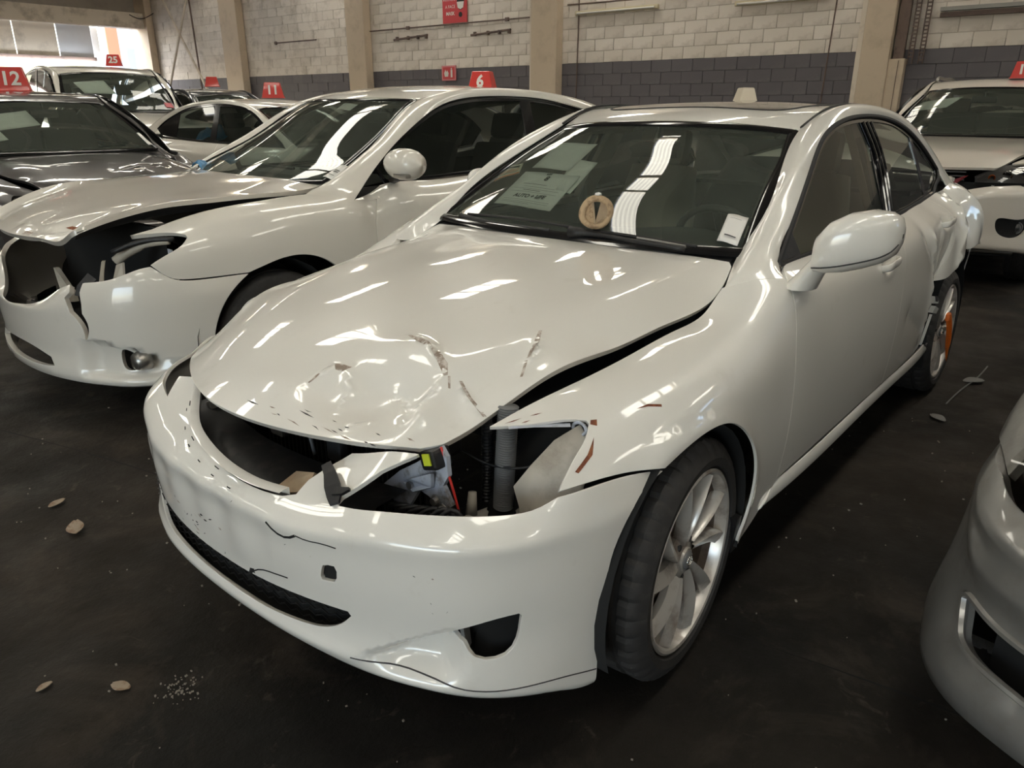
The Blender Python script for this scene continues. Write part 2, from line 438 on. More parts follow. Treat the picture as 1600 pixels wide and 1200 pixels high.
FONTM = {}
def text(name, s, size, m, parent=None, M=None, ext=.0006, bold=0.0, align='CENTER'):
    cu = bpy.data.curves.new(name, 'FONT'); cu.body = s; cu.size = size; cu.extrude = ext; cu.align_x = align; cu.align_y = 'CENTER'; cu.offset = bold; cu.resolution_u = 3
    tmp = bpy.data.objects.new(name + '_tmp', cu); COL.objects.link(tmp)
    dg = bpy.context.evaluated_depsgraph_get(); me = bpy.data.meshes.new_from_object(tmp.evaluated_get(dg))
    bpy.data.objects.remove(tmp); bpy.data.curves.remove(cu)
    me.name = name; me.materials.clear(); me.materials.append(m)
    o = bpy.data.objects.new(name, me); link(o, parent)
    if M is not None: o.matrix_local = M
    return o
def frame(o, x, y):
    """matrix with the given origin, x axis and approximate y axis"""
    x = Vector(x).normalized(); y = Vector(y); z = x.cross(y).normalized(); y = z.cross(x)
    return Matrix(((x.x, y.x, z.x, o[0]), (x.y, y.y, z.y, o[1]), (x.z, y.z, z.z, o[2]), (0, 0, 0, 1)))
def copy_tree(o, parent=None):
    c = o.copy(); COL.objects.link(c); c.parent = parent
    for ch in list(o.children): copy_tree(ch, c)
    return c
# ---------------------------------------------------------------- materials
MATS = {}
def mat(name, col, rough=.5, metal=0.0, coat=0.0, coat_rough=.03, spec=.5, bump=None, vary=None, emit=None, alpha=None, dirt=None):
    """principled material; vary=(scale, amount, colour2) mottles the colour, bump=(scale, strength), dirt=(scale, lo, hi, colour, roughness)"""
    m = bpy.data.materials.new(name); m.use_nodes = True; nt = m.node_tree; b = nt.nodes['Principled BSDF']
    b.inputs['Base Color'].default_value = (*col, 1); b.inputs['Roughness'].default_value = rough; b.inputs['Metallic'].default_value = metal
    b.inputs['Coat Weight'].default_value = coat; b.inputs['Coat Roughness'].default_value = coat_rough; b.inputs['Specular IOR Level'].default_value = spec
    tc = nt.nodes.new('ShaderNodeTexCoord'); src = None
    def noise(scale, detail=5, rough_=.6):
        n = nt.nodes.new('ShaderNodeTexNoise'); n.inputs['Scale'].default_value = scale; n.inputs['Detail'].default_value = detail; n.inputs['Roughness'].default_value = rough_
        nt.links.new(tc.outputs['Object'], n.inputs['Vector']); return n
    if vary:
        n = noise(vary[0]); mx = nt.nodes.new('ShaderNodeMix'); mx.data_type = 'RGBA'
        r = nt.nodes.new('ShaderNodeMapRange'); r.inputs[1].default_value = .35; r.inputs[2].default_value = .65; r.inputs[4].default_value = vary[1]
        nt.links.new(n.outputs[0], r.inputs[0]); nt.links.new(r.outputs[0], mx.inputs[0])
        mx.inputs[6].default_value = (*col, 1); mx.inputs[7].default_value = (*vary[2], 1); nt.links.new(mx.outputs[2], b.inputs['Base Color']); src = mx.outputs[2]
    if dirt:
        n = noise(dirt[0], 8, .65); r = nt.nodes.new('ShaderNodeMapRange'); r.inputs[1].default_value = dirt[1]; r.inputs[2].default_value = dirt[2]
        nt.links.new(n.outputs[0], r.inputs[0]); mx = nt.nodes.new('ShaderNodeMix'); mx.data_type = 'RGBA'; nt.links.new(r.outputs[0], mx.inputs[0])
        if src is None: mx.inputs[6].default_value = (*col, 1)
        else: nt.links.new(src, mx.inputs[6])
        mx.inputs[7].default_value = (*dirt[3], 1); nt.links.new(mx.outputs[2], b.inputs['Base Color'])
        if len(dirt) > 4:
            mr = nt.nodes.new('ShaderNodeMapRange'); mr.inputs[3].default_value = rough; mr.inputs[4].default_value = dirt[4]; nt.links.new(r.outputs[0], mr.inputs[0]); nt.links.new(mr.outputs[0], b.inputs['Roughness'])
    if bump:
        n = noise(bump[0], 6); bp_ = nt.nodes.new('ShaderNodeBump'); bp_.inputs['Strength'].default_value = bump[1]; bp_.inputs['Distance'].default_value = bump[2] if len(bump) > 2 else .01
        nt.links.new(n.outputs[0], bp_.inputs['Height']); nt.links.new(bp_.outputs[0], b.inputs['Normal'])
    if emit: b.inputs['Emission Color'].default_value = (*emit[0], 1); b.inputs['Emission Strength'].default_value = emit[1]
    MATS[name] = m; return m

def glass_mat(name, tint, ior=1.5, refl=1.0, rough=.0, haze=0.0):
    """thin pane: tinted see-through plus mirror reflection by Fresnel"""
    m = bpy.data.materials.new(name); m.use_nodes = True; nt = m.node_tree; nt.nodes.clear()
    out = nt.nodes.new('ShaderNodeOutputMaterial'); tr = nt.nodes.new('ShaderNodeBsdfTransparent'); tr.inputs[0].default_value = (*tint, 1)
    gl = nt.nodes.new('ShaderNodeBsdfGlossy'); gl.inputs['Roughness'].default_value = rough
    fr = nt.nodes.new('ShaderNodeFresnel'); fr.inputs[0].default_value = ior; mx = nt.nodes.new('ShaderNodeMixShader')
    mu = nt.nodes.new('ShaderNodeMath'); mu.operation = 'MULTIPLY'; mu.inputs[1].default_value = refl; mu.use_clamp = True
    nt.links.new(fr.outputs[0], mu.inputs[0]); nt.links.new(mu.outputs[0], mx.inputs[0]); nt.links.new(gl.outputs[0], mx.inputs[2])
    if haze:
        df = nt.nodes.new('ShaderNodeBsdfDiffuse'); df.inputs[0].default_value = (.46, .52, .44, 1); m2 = nt.nodes.new('ShaderNodeMixShader')  # painted-in haze: greenish diffuse film that lightens the dark glass
        tc = nt.nodes.new('ShaderNodeTexCoord'); n = nt.nodes.new('ShaderNodeTexNoise'); n.inputs['Scale'].default_value = 14; n.inputs['Detail'].default_value = 9; n.inputs['Roughness'].default_value = .75
        r = nt.nodes.new('ShaderNodeMapRange'); r.inputs[1].default_value = .3; r.inputs[2].default_value = .75; r.inputs[3].default_value = haze * .5; r.inputs[4].default_value = haze * 1.4
        nt.links.new(tc.outputs['Object'], n.inputs['Vector']); nt.links.new(n.outputs[0], r.inputs[0]); nt.links.new(r.outputs[0], m2.inputs[0])
        nt.links.new(tr.outputs[0], m2.inputs[1]); nt.links.new(df.outputs[0], m2.inputs[2]); nt.links.new(m2.outputs[0], mx.inputs[1])
    else: nt.links.new(tr.outputs[0], mx.inputs[1])
    nt.links.new(mx.outputs[0], out.inputs[0]); MATS[name] = m; return m

PAINT = mat('pearl_white_paint', (.80, .77, .71), .32, 0, 1.0, .02, bump=(900, .006, .001), dirt=(5, .60, .85, (.66, .62, .55)))
PAINT_ES = mat('ivory_white_paint', (.74, .70, .63), .30, 0, 1.0, .02, dirt=(4, .62, .9, (.6, .56, .5)))
PAINT_SUV = mat('cream_white_paint', (.76, .70, .62), .3, 0, 1.0, .02)
PAINT_GREY = mat('brown_grey_paint', (.075, .068, .066), .28, .55, 1.0, .02, dirt=(300, .66, .72, (.2, .18, .17)))
PAINT_SILVER = mat('dusty_silver_paint', (.30, .29, .275), .33, .55, .8, .06, dirt=(9, .5, .8, (.24, .22, .2), .5))
PAINT_DARK = mat('dark_blue_paint', (.02, .024, .03), .3, .3, 1.0, .03)
PRIMER = mat('scraped_primer', (.30, .23, .18), .7, dirt=(60, .45, .6, (.62, .56, .5)))
RUST = mat('rust', (.16, .045, .02), .85, dirt=(80, .45, .6, (.28, .10, .04)))
SCUFF = mat('black_scuff', (.05, .045, .045), .7)
INNER = mat('bay_white_metal', (.46, .42, .355), .55, dirt=(9, .5, .8, (.24, .20, .16)))
INNER_BLUE = mat('bay_blue_white_metal', (.46, .49, .56), .45, dirt=(18, .5, .66, (.14, .12, .1)))
BLACK = mat('black_plastic', (.012, .012, .013), .45, dirt=(25, .52, .7, (.035, .03, .028)))
BLACKGLOSS = mat('gloss_black_trim', (.008, .008, .009), .12, 0, .6)
RUBBER = mat('black_rubber', (.014, .013, .013), .6)
TYRE = mat('tyre_rubber', (.024, .022, .021), .72, dirt=(30, .50, .85, (.050, .045, .040)), bump=(160, .25, .002))
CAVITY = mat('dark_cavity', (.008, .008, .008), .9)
GREYPLAST = mat('grey_plastic', (.16, .16, .16), .55)
DARKGREY = mat('charcoal_plastic', (.035, .034, .034), .5)
ALLOY = mat('dusty_alloy', (.62, .585, .54), .30, .45, .5, .08, dirt=(9, .50, .70, (.27, .21, .17), .6))
BARREL = mat('dusty_wheel_barrel', (.17, .135, .11), .6, .3, dirt=(10, .45, .65, (.08, .055, .045)))
STEEL = mat('steel', (.42, .40, .37), .35, .9)
CHROME = mat('chrome', (.78, .77, .74), .08, 1.0)
DISC = mat('rusty_disc', (.20, .13, .09), .5, .6, dirt=(18, .45, .6, (.10, .05, .03)))
PAPER = mat('white_paper', (.76, .78, .74), .8)
PAPER_Y = mat('cream_paper', (.74, .72, .56), .8)
INK = mat('black_ink', (.03, .03, .03), .8)
INK_R = mat('orange_ink', (.7, .22, .08), .8)
RED = mat('red_plastic', (.62, .035, .025), .35, 0, .4)
WHITE = mat('white_plastic', (.78, .76, .72), .5)
ORANGE = mat('orange_cable_tie', (.80, .17, .02), .4)
REDWIRE = mat('red_wire', (.60, .04, .03), .4)
YELLOW = mat('yellow_label', (.62, .70, .04), .6)
SEAT = mat('grey_beige_leather', (.36, .33, .28), .55)
SEATDARK = mat('dark_seat_fabric', (.06, .057, .054), .8)
DASH = mat('dark_dashboard', (.028, .030, .029), .55)
LINING = mat('pale_headlining', (.36, .35, .30), .9)
CARDB = mat('brown_cardboard', (.36, .26, .17), .8, vary=(18, .8, (.46, .36, .24)))
TAN = mat('tan_fabric', (.50, .36, .22), .85, dirt=(60, .5, .62, (.30, .2, .12)))
BLUE = mat('blue_reflection', (.06, .25, .48), .4)  # for the added sheets that stand for blue glass reflections
PINK = mat('faded_pink', (.66, .20, .22), .6)
GLASS = glass_mat('windscreen_glass', (.86, .93, .87), 1.5, 1.0, 0, .10)
GLASS_SIDE = glass_mat('side_glass', (.62, .68, .62), 1.5, 1.0, 0, .04)
GLASS_DARK = glass_mat('dark_glass', (.48, .54, .51), 1.5, 1.1, 0, .03)
GLASS_CLEAR = glass_mat('lamp_glass', (.85, .85, .84), 1.45, 1.0)
SUNROOF = mat('dark_sunroof_glass', (.012, .016, .024), .03, 0, 1.0, .0)
# ================================================================ the hall
SKY_X = [(-10.9, -9.1), (-7.2, -5.4), (-3.75, -1.95), (-.3, 1.5), (3.2, 5.0), (6.7, 8.5)]
SKY_Y = (-18.6, -14.5, -10.4, -6.3, -2.2, 1.9, 6.0)
ROOF_Z = 5.4
def floor_mat():
    m = mat('oily_concrete_floor', (.012, .0100, .0080), .6, spec=.22); nt = m.node_tree; b = nt.nodes['Principled BSDF']; N = nt.nodes.new; Lk = nt.links.new
    tc = N('ShaderNodeTexCoord')
    def noise(s, d=6, r=.6, w=0.0):
        n = N('ShaderNodeTexNoise'); n.inputs['Scale'].default_value = s; n.inputs['Detail'].default_value = d; n.inputs['Roughness'].default_value = r; n.inputs['Distortion'].default_value = w; Lk(tc.outputs['Object'], n.inputs['Vector']); return n.outputs[0]
    def rng_(x, a, b_, c=0.0, d=1.0):
        r = N('ShaderNodeMapRange'); r.inputs[1].default_value = a; r.inputs[2].default_value = b_; r.inputs[3].default_value = c; r.inputs[4].default_value = d; Lk(x, r.inputs[0]); return r.outputs[0]
    def mix(f, a, c):
        x = N('ShaderNodeMix'); x.data_type = 'RGBA'; Lk(f, x.inputs[0])
        if isinstance(a, tuple): x.inputs[6].default_value = (*a, 1)
        else: Lk(a, x.inputs[6])
        x.inputs[7].default_value = (*c, 1); return x.outputs[2]
    c = mix(rng_(noise(.55, 5), .40, .66), (.0075, .0064, .0052), (.034, .026, .019))
    c = mix(rng_(noise(2.6, 8, .68, .6), .52, .74, 0, .85), c, (.062, .048, .036))
    c = mix(rng_(noise(7.5, 9, .7, 1.2), .60, .78, 0, .8), c, (.11, .088, .068))
    c = mix(rng_(noise(1.1, 4, .5), .55, .75, 0, .8), c, (.0045, .0040, .0034))
    c = mix(rng_(noise(55, 6, .8), .70, .78, 0, .8), c, (.11, .10, .09))
    Lk(c, b.inputs['Base Color']); Lk(rng_(noise(3.0, 6), .3, .7, .5, .9), b.inputs['Roughness'])
    bp_ = N('ShaderNodeBump'); bp_.inputs['Strength'].default_value = .6; bp_.inputs['Distance'].default_value = .008; Lk(noise(38, 8, .7), bp_.inputs['Height']); Lk(bp_.outputs[0], b.inputs['Normal'])
    return m
FLOOR = floor_mat()
BLOCKW = [mat('painted_block_%s' % n, c, .85, bump=(60, .3, .003), dirt=(3.2, .5, .75, (.50, .44, .37))) for n, c in (('a', (.80, .735, .66)), ('b', (.84, .775, .70)), ('c', (.75, .685, .61)))]
BLOCKD = [mat('dark_painted_block_%s' % n, c, .7, bump=(60, .3, .003), dirt=(4, .55, .78, (.18, .165, .17))) for n, c in (('a', (.125, .115, .126)), ('b', (.137, .126, .137)))]
MORTAR = mat('dirty_mortar', (.60, .54, .47), .9); MORTARD = mat('dark_mortar', (.11, .102, .11), .8)
COLUMN = mat('painted_column', (.60, .49, .37), .7, dirt=(2.5, .5, .75, (.46, .37, .27)))
BEAM = mat('painted_beam', (.74, .66, .56), .7, dirt=(2.2, .5, .75, (.33, .28, .23)))
ROOFM = mat('roof_sheet', (.34, .31, .27), .7, dirt=(1.5, .5, .8, (.22, .20, .18)))
WALLP = mat('plain_render', (.40, .36, .31), .85, dirt=(1.2, .5, .8, (.28, .25, .22)))
STEELB = mat('brown_steel', (.16, .11, .09), .6, dirt=(6, .5, .7, (.07, .05, .045)))
GALV = mat('galvanised', (.30, .29, .27), .45, .7)
SKYLIGHT = mat('translucent_roof_sheet', (.8, .8, .75), .6, emit=((1.0, .955, .83), 8.8))
_nt = SKYLIGHT.node_tree; _wv = _nt.nodes.new('ShaderNodeTexWave'); _wv.bands_direction = 'Y'; _wv.inputs['Scale'].default_value = 4.2; _tc = _nt.nodes.new('ShaderNodeTexCoord'); _nt.links.new(_tc.outputs['Object'], _wv.inputs['Vector'])
_mr = _nt.nodes.new('ShaderNodeMapRange'); _mr.inputs[3].default_value = 6.6; _mr.inputs[4].default_value = 9.8; _nt.links.new(_wv.outputs['Fac'], _mr.inputs[0]); _nt.links.new(_mr.outputs[0], _nt.nodes['Principled BSDF'].inputs['Emission Strength'])

MB().box((0, -5, -.05), (30, 44, .1)).build('floor', FLOOR); tag(bpy.data.objects['floor'], kind='structure')
JOINT = mat('dark_floor_joint', (.006, .005, .005), .9)
for pts in ([(.9, -3.2, .0006), (.42, -1.55, .0006), (.30, -1.0, .0006), (-.2, .9, .0006), (-.35, 2.6, .0006)], [(2.2, -2.2, .0006), (1.5, -2.5, .0006), (.4, -2.9, .0006)]):
    MB().grid(ribbon(Curve(pts).sample(30), (0, 0, 1), [.006 + .003 * math.sin(k * 1.7) for k in range(30)])).build('joint', JOINT, bpy.data.objects['floor'], loc=(0, 0, .0))
# back wall, in its own frame: local x runs along the wall to the left of the view, local y out of it into the hall
WANG = math.atan2(.055, -1.722) ; wall_o = Vector((-11.33, -2.1, 0))
wall = empty('wall_back', wall_o, math.radians(180) - 0 + 0); wall.rotation_euler = (0, 0, math.atan2(-1.722, .055)); tag(wall, kind='structure')
# local axes: +x = towards image left, +y = towards the hall (rotate +90 deg) 
X0, X1, BH = -13.0, 21.2, .2
mb = MB(); mb.box(((X0 + X1) / 2, -.12, 1.15), (X1 - X0, .16, 2.3)).build('mortar_dark', MORTARD, wall)
mb = MB(); mb.box(((X0 + X1) / 2, -.12, (2.3 + ROOF_Z) / 2), (X1 - X0, .16, ROOF_Z - 2.3)).build('mortar_light', MORTAR, wall)
def block_mesh(m, name, w=.394, h=.194):
    b = MB(); b.box((0, 0, 0), (w, .06, h), None, .004); me_o = b.build(name, m); me = me_o.data; bpy.data.objects.remove(me_o); return me
BM_W = [block_mesh(m, 'block_light') for m in BLOCKW]; BM_D = [block_mesh(m, 'block_dark') for m in BLOCKD]
rng = random.Random(11)
cells = []
for r in range(int(ROOF_Z / BH)):
    z = .1 + r * BH
    if z < 1.25 or z > 4.45: continue
    for c in range(int((X1 - X0) / .4)):
        x = X0 + .2 + c * .4 + (.2 if r % 2 else 0)
        if x < -2.0 or x > 20.9: continue
        cells.append((x, z))
def vis_rank(c):
    x, z = c; hidden = 3.0 if z < 1.9 and x > 1.5 else 0
    if z > 2.95 + .072 * x: hidden += 8
    return x + hidden * 2 + (4 if x < -.2 else 0)
cells.sort(key=vis_rank)
bstuff = {0: MB(), 1: MB(), 2: MB(), 3: MB(), 4: MB()}
for k, (x, z) in enumerate(cells):
    dy = -.055 + rng.uniform(-.004, .006); dark = z < 2.3; i = rng.randrange(3)
    if k < 290:
        o = bpy.data.objects.new('block', BM_D[i % 2] if dark else BM_W[i]); o.location = (x, dy, z + rng.uniform(-.002, .002)); o.rotation_euler = (0, rng.uniform(-.006, .006), 0); link(o, wall)
    else:
        bstuff[3 + i % 2 if dark else i].box((x, dy, z), (.394, .06, .194))
for k, b in bstuff.items():
    if b.v: tag(b.build('blocks', (BLOCKW + BLOCKD)[k], wall), kind='stuff')
# columns
for k, (x, w) in enumerate(((.0, .40), (6.02, .60), (11.40, .62), (16.45, .78), (21.2, .95))):
    c = empty('trim_%d' % (k + 1), wall.matrix_basis @ Vector((x, 0, 0)), 0); c.rotation_euler = wall.rotation_euler; c['kind'] = 'structure'
    MB().box((0, .10, ROOF_Z / 2), (w, .22, ROOF_Z), None, .012).build('column', COLUMN, c)
    MB().box((w / 2 + .045, .08, ROOF_Z / 2), (.09, .10, ROOF_Z), None, .008).build('column_flange', BEAM, c)
    MB().box((0, 9.0, ROOF_Z - .22), (.22, 18, .36)).build('rafter', BEAM, c)
c = bpy.data.objects['trim_1']
MB().box((-.30, .06, 2.6), (.14, .08, 5.2)).build('steel_channel', STEELB, c)
MB().box((-.30, .08, 1.2), (.22, .16, 1.75), None, .01).build('cable_trunking', COLUMN, c)
MB().box((-.33, .165, 1.2), (.006, .01, 1.7)).build('trunking_joint', STEELB, c)
tr_ = MB()
for k in range(40): tr_.box((-.46, .06, 2.10 + k * .05), (.05, .03, .018)); tr_.box((-.60, .06, 2.05 + k * .05), (.05, .03, .018))
tag(tr_.build('tray_rungs', STEELB, c), kind='stuff')
for x in (-.43, -.49, -.57, -.63): MB().box((x, .06, 3.0), (.010, .04, 2.0)).build('tray_rail', STEELB, c)
# steel rail and cladding high in the right-hand bay
t = empty('trim_6', wall.matrix_basis @ Vector((-2.2, 0, 0)), 0); t.rotation_euler = wall.rotation_euler; t['kind'] = 'structure'
MB().box((0, .05, 2.70), (2.9, .10, .05)).build('steel_rail', GALV, t); MB().box((0, .03, 2.63), (2.9, .06, .06)).build('steel_rail_web', STEELB, t)
# left wall with the shutter and the daylight gap
YL = -23.3
SHUT = mat('cream_shutter', (.84, .75, .64), .7, dirt=(2, .5, .75, (.5, .43, .36))); SHUTB = mat('pale_blue_sheet', (.74, .75, .80), .6, dirt=(3, .42, .6, (.75, .77, .82)))
lw = empty('wall_left', (0, 0, 0)); lw['kind'] = 'structure'
MB().span((-9.0, YL - .2, 3.66), (14, YL, ROOF_Z)).build('upper_wall', WALLP, lw); MB().span((-.4, YL - .2, 0), (14, YL, 3.66)).build('solid_wall', WALLP, lw)
MB().span((-10.8, YL - .1, 3.64), (6, YL + .35, 4.06)).build('long_beam', BEAM, lw); MB().span((-10.8, YL - .2, 4.06), (-9.0, YL - .1, ROOF_Z)).build('header', WALLP, lw)
for a, b in ((-9.02, -8.1), (-8.07, -7.0), (-6.97, -5.6), (-5.57, -4.2), (-4.17, -2.8), (-2.77, -.5)):
    MB().span((a, YL - .10, 2.80), (b, YL - .05, 3.64)).build('shutter_panel', SHUT if a > -8.5 else SHUTB, lw)
MB().span((-9.05, YL - .14, 2.70), (-.4, YL + .02, 2.80)).build('shutter_rail', STEELB, lw)
MB().span((-9.35, YL - .5, 0), (-9.15, YL - .35, 3.64)).build('outside_post', WHITE, lw)
# what stands outside the opening
ob = empty('building', (-12.05, YL - 6, 0), 0, 'sunlit orange and white building seen through the doorway in the far corner', 'building')
MB().span((-8, -.5, 0), (.0, 0, 6.0)).build('facade', mat('sunlit_white_wall', (.8, .8, .78), .8), ob); MB().span((-.42, 0.0, 3.0), (.0, .06, 6.0)).build('orange_panel', mat('orange_wall', (.70, .25, .12), .8), ob)
for x in (-1.25, -2.0): MB().span((x, .0, 2.3), (x + .55, .06, 3.5)).build('window', mat('pale_window', (.45, .55, .58), .2), ob)
MB().box((0, -34, -.06), (60, 22, .1)).build('ground', mat('bright_yard', (.55, .53, .50), .9)); tag(bpy.data.objects['ground'], kind='structure'); bpy.data.objects['ground'].name = 'floor_outside'
# remaining walls
rw = empty('wall_right'); rw['kind'] = 'structure'; MB().span((-12, 13, 0), (14, 13.2, ROOF_Z)).build('solid_wall', WALLP, rw)
fw = empty('wall_front'); fw['kind'] = 'structure'
MB().span((13, -23.3, 0), (13.2, 0, ROOF_Z)).build('solid_wall', WALLP, fw); MB().span((13, 8, 0), (13.2, 13.2, ROOF_Z)).build('solid_wall', WALLP, fw); MB().span((13, 0, 4.2), (13.2, 8, ROOF_Z)).build('door_header', WALLP, fw)
# roof with its skylight strips
rf = empty('ceiling'); rf['kind'] = 'structure'
def rect(mb, x0, x1, y0, y1): mb.span((x0, y0, ROOF_Z), (x1, y1, ROOF_Z + .04))
ys = [-23.5] + [v for y in SKY_Y for v in (y - .36, y + .36)] + [13.2]; rb = MB()
for i in range(0, len(ys) - 1, 2): rect(rb, -11.6, 13.2, ys[i], ys[i + 1])
xs = [-11.6] + [v for a in SKY_X for v in a] + [13.2]
for y in SKY_Y:
    for i in range(0, len(xs) - 1, 2): rect(rb, xs[i], xs[i + 1], y - .36, y + .36)
tag(rb.build('roof_sheets', ROOFM, rf), kind='stuff')
for y in SKY_Y:
    for a, b in SKY_X:
        n = 3; w = (b - a) / n
        for k in range(n):
            if k: MB().span((a + k * w - .035, y - .37, ROOF_Z - .02), (a + k * w + .035, y + .37, ROOF_Z + .04)).build('sheet_lap', BEAM, rf)
            MB().span((a + k * w + (.03 if k else 0), y - .34, ROOF_Z + .02), (a + (k + 1) * w - .03, y + .34, ROOF_Z + .03)).build('skylight_sheet', SKYLIGHT, rf)
for x in np.arange(-10.6, 13, 1.75): MB().span((float(x) - .03, -23.3, ROOF_Z - .10), (float(x) + .03, 13, ROOF_Z)).build('purlin', BEAM, rf)
# daylight through the big open door behind the viewer and through the far opening
def area(name, loc, rot, sx, sy, e, col):
    L = bpy.data.lights.new(name, 'AREA'); L.shape = 'RECTANGLE'; L.size = sx; L.size_y = sy; L.energy = e; L.color = col; o = bpy.data.objects.new(name, L); o.location = loc; o.rotation_euler = rot; link(o); return o
area('door_daylight', (12.9, 4, 2.1), (0, math.radians(90), 0), 4.2, 8, 170, (.86, .93, 1.0))
area('far_door_daylight', (-5, YL + .1, 1.4), (math.radians(-90), 0, 0), 8, 2.6, 1000, (.90, .95, 1.0))

# things fixed to the back wall (local x along the wall, y out of it)
def on_wall(name, x, z, label, cat, group=None, y=0.0):
    o = empty(name, wall.matrix_basis @ Vector((x, y, z)), 0, label, cat, group); o.rotation_euler = (0, 0, wall.rotation_euler.z + math.pi); return o
# in these frames local x runs to the right of the view, local y into the wall; z up
RX90 = Matrix.Rotation(math.pi / 2, 4, 'X')
def wtext(s, x, z, size, m, par, y=-.022, bold=.0): return text('lettering', s, size, m, par, Matrix.Translation((x, y, z)) @ RX90, .001, bold)
SIGNRED = mat('sign_red', (.62, .07, .08), .5); SIGNPINK = mat('sign_faded_red', (.72, .25, .27), .5)
s = on_wall('no_entry_sign', 8.46, 3.45, 'red no entry without a face mask sign high on the block wall', 'sign')
MB().box((0, -.012, 0), (.68, .02, .74), None, .004).build('board', SIGNRED, s)
MB().box((0, -.024, .225), (.60, .004, .17)).build('white_band', WHITE, s); wtext('NO ENTRY', 0, .225, .125, INK, s, -.028, .003)
wtext('WITHOUT', -.12, .075, .085, WHITE, s); wtext('A FACE', -.12, -.06, .085, WHITE, s); wtext('MASK', -.12, -.19, .095, WHITE, s, bold=.002)
f = MB(); f.add([(.17 + .10 * math.cos(a), -.024, .02 + .15 * math.sin(a)) for a in np.linspace(0, 2 * math.pi, 28, endpoint=False)], [tuple(range(28))]); f.build('face_pictogram', INK, s)
MB().prism([(.07, -.026, .02), (.27, -.026, .02), (.245, -.026, -.09), (.17, -.026, -.12), (.095, -.026, -.09)], (0, -.002, 0)).build('mask_pictogram', WHITE, s)
MB().lathe([(0, -.004), (.05, -.004), (.05, 0), (0, 0)], 20, 'y', (.17, -.026, -.22)).build('dot_pictogram', INK, s)
s = on_wall('extinguisher_sign', 8.67, 2.11, 'small faded red fire extinguisher sign on the dark wall band', 'sign')
MB().box((0, -.012, 0), (.41, .02, .30), None, .004).build('board', SIGNPINK, s); MB().box((0, -.024, 0), (.34, .004, .24)).build('inner_panel', SIGNRED, s)
MB().box((.085, -.027, -.01), (.05, .004, .15), None, .002).build('extinguisher_pictogram', WHITE, s); MB().box((.085, -.028, .085), (.03, .004, .03)).build('nozzle_pictogram', WHITE, s)
fl_ = MB(); fl_.prism([(-.11, -.027, -.07), (-.02, -.027, -.07), (.0, -.027, .0), (-.04, -.027, .06), (-.065, -.027, .02), (-.09, -.027, .07), (-.13, -.027, .0)], (0, -.002, 0)); fl_.build('flame_pictogram', WHITE, s)
pp = on_wall('conduit', 8.75, 3.06, 'thin dark conduit running along the block wall under the red sign', 'pipe')
MB().tube([(-2.4, -.03, 0), (2.45, -.03, 0)], .014, 8).build('pipe', STEELB, pp); 
for x in (-1.1, 1.7): MB().box((x, -.03, 0), (.08, .05, .07), None, .006).build('junction_box', STEELB, pp)
p2 = on_wall('conduit', 3.0, 3.155, 'thin dark conduit above the pale batten on the right wall bay', 'pipe')
MB().tube([(-2.6, -.03, .06), (2.7, -.03, 0)], .012, 8).build('pipe', STEELB, p2)
p3 = on_wall('conduit', 13.95, 2.98, 'short dark conduit stub on the wall bay left of the sign', 'pipe')
MB().tube([(-.75, -.03, 0), (.9, -.03, 0)], .014, 8).build('pipe', STEELB, p3); MB().lathe([(0, -.05), (.04, -.05), (.04, 0), (0, 0)], 12, 'y', (-.75, 0, 0)).build('junction_box', STEELB, p3)
for x, z, lab in ((9.75, 2.86, 'rusty bracket bar on the block wall left of the sign'), (7.45, 2.84, 'rusty bracket bar on the block wall right of the sign')):
    h = on_wall('bracket_bar', x, z, lab, 'bracket'); MB().tube([(-.55, -.04, -.02), (.5, -.04, .03)], .022, 6).build('bar', STEELB, h)
    for q in (-.45, -.1, .2, .45): MB().box((q, -.03, .0), (.05, .06, .08), None, .01).build('clamp', STEELB, h)
b = on_wall('batten_lamp', 4.55, 3.055, 'pale yellow lamp batten on the wall above the dark band', 'lamp'); MB().box((0, -.04, 0), (1.72, .06, .07), None, .008).build('housing', mat('cream_metal', (.62, .55, .38), .6), b); MB().tube([(-.8, -.085, -.01), (.8, -.085, -.01)], .016, 8).build('tube', WHITE, b)
b = on_wall('batten_lamp', 1.55, 2.99, 'second cream lamp batten, at the photo top near the right column', 'lamp'); MB().box((0, -.04, 0), (1.5, .06, .07), None, .008).build('housing', MATS['cream_metal'], b); MB().tube([(-.7, -.085, -.01), (.7, -.085, -.01)], .016, 8).build('tube', WHITE, b)
v = on_wall('vertical_conduit', .70, 2.3, 'dark cable dropping down the wall beside the right column', 'cable'); MB().tube([(.03, -.02, 2.0), (0, -.02, .6), (-.05, -.02, -.9)], .012, 6).build('cable', STEELB, v)
v = on_wall('vertical_conduit', 5.35, 2.3, 'dark cable dropping down the wall right of the middle column', 'cable'); MB().tube([(.0, -.02, 2.0), (0, -.02, .6), (-.02, -.02, -.9)], .012, 6).build('cable', STEELB, v)
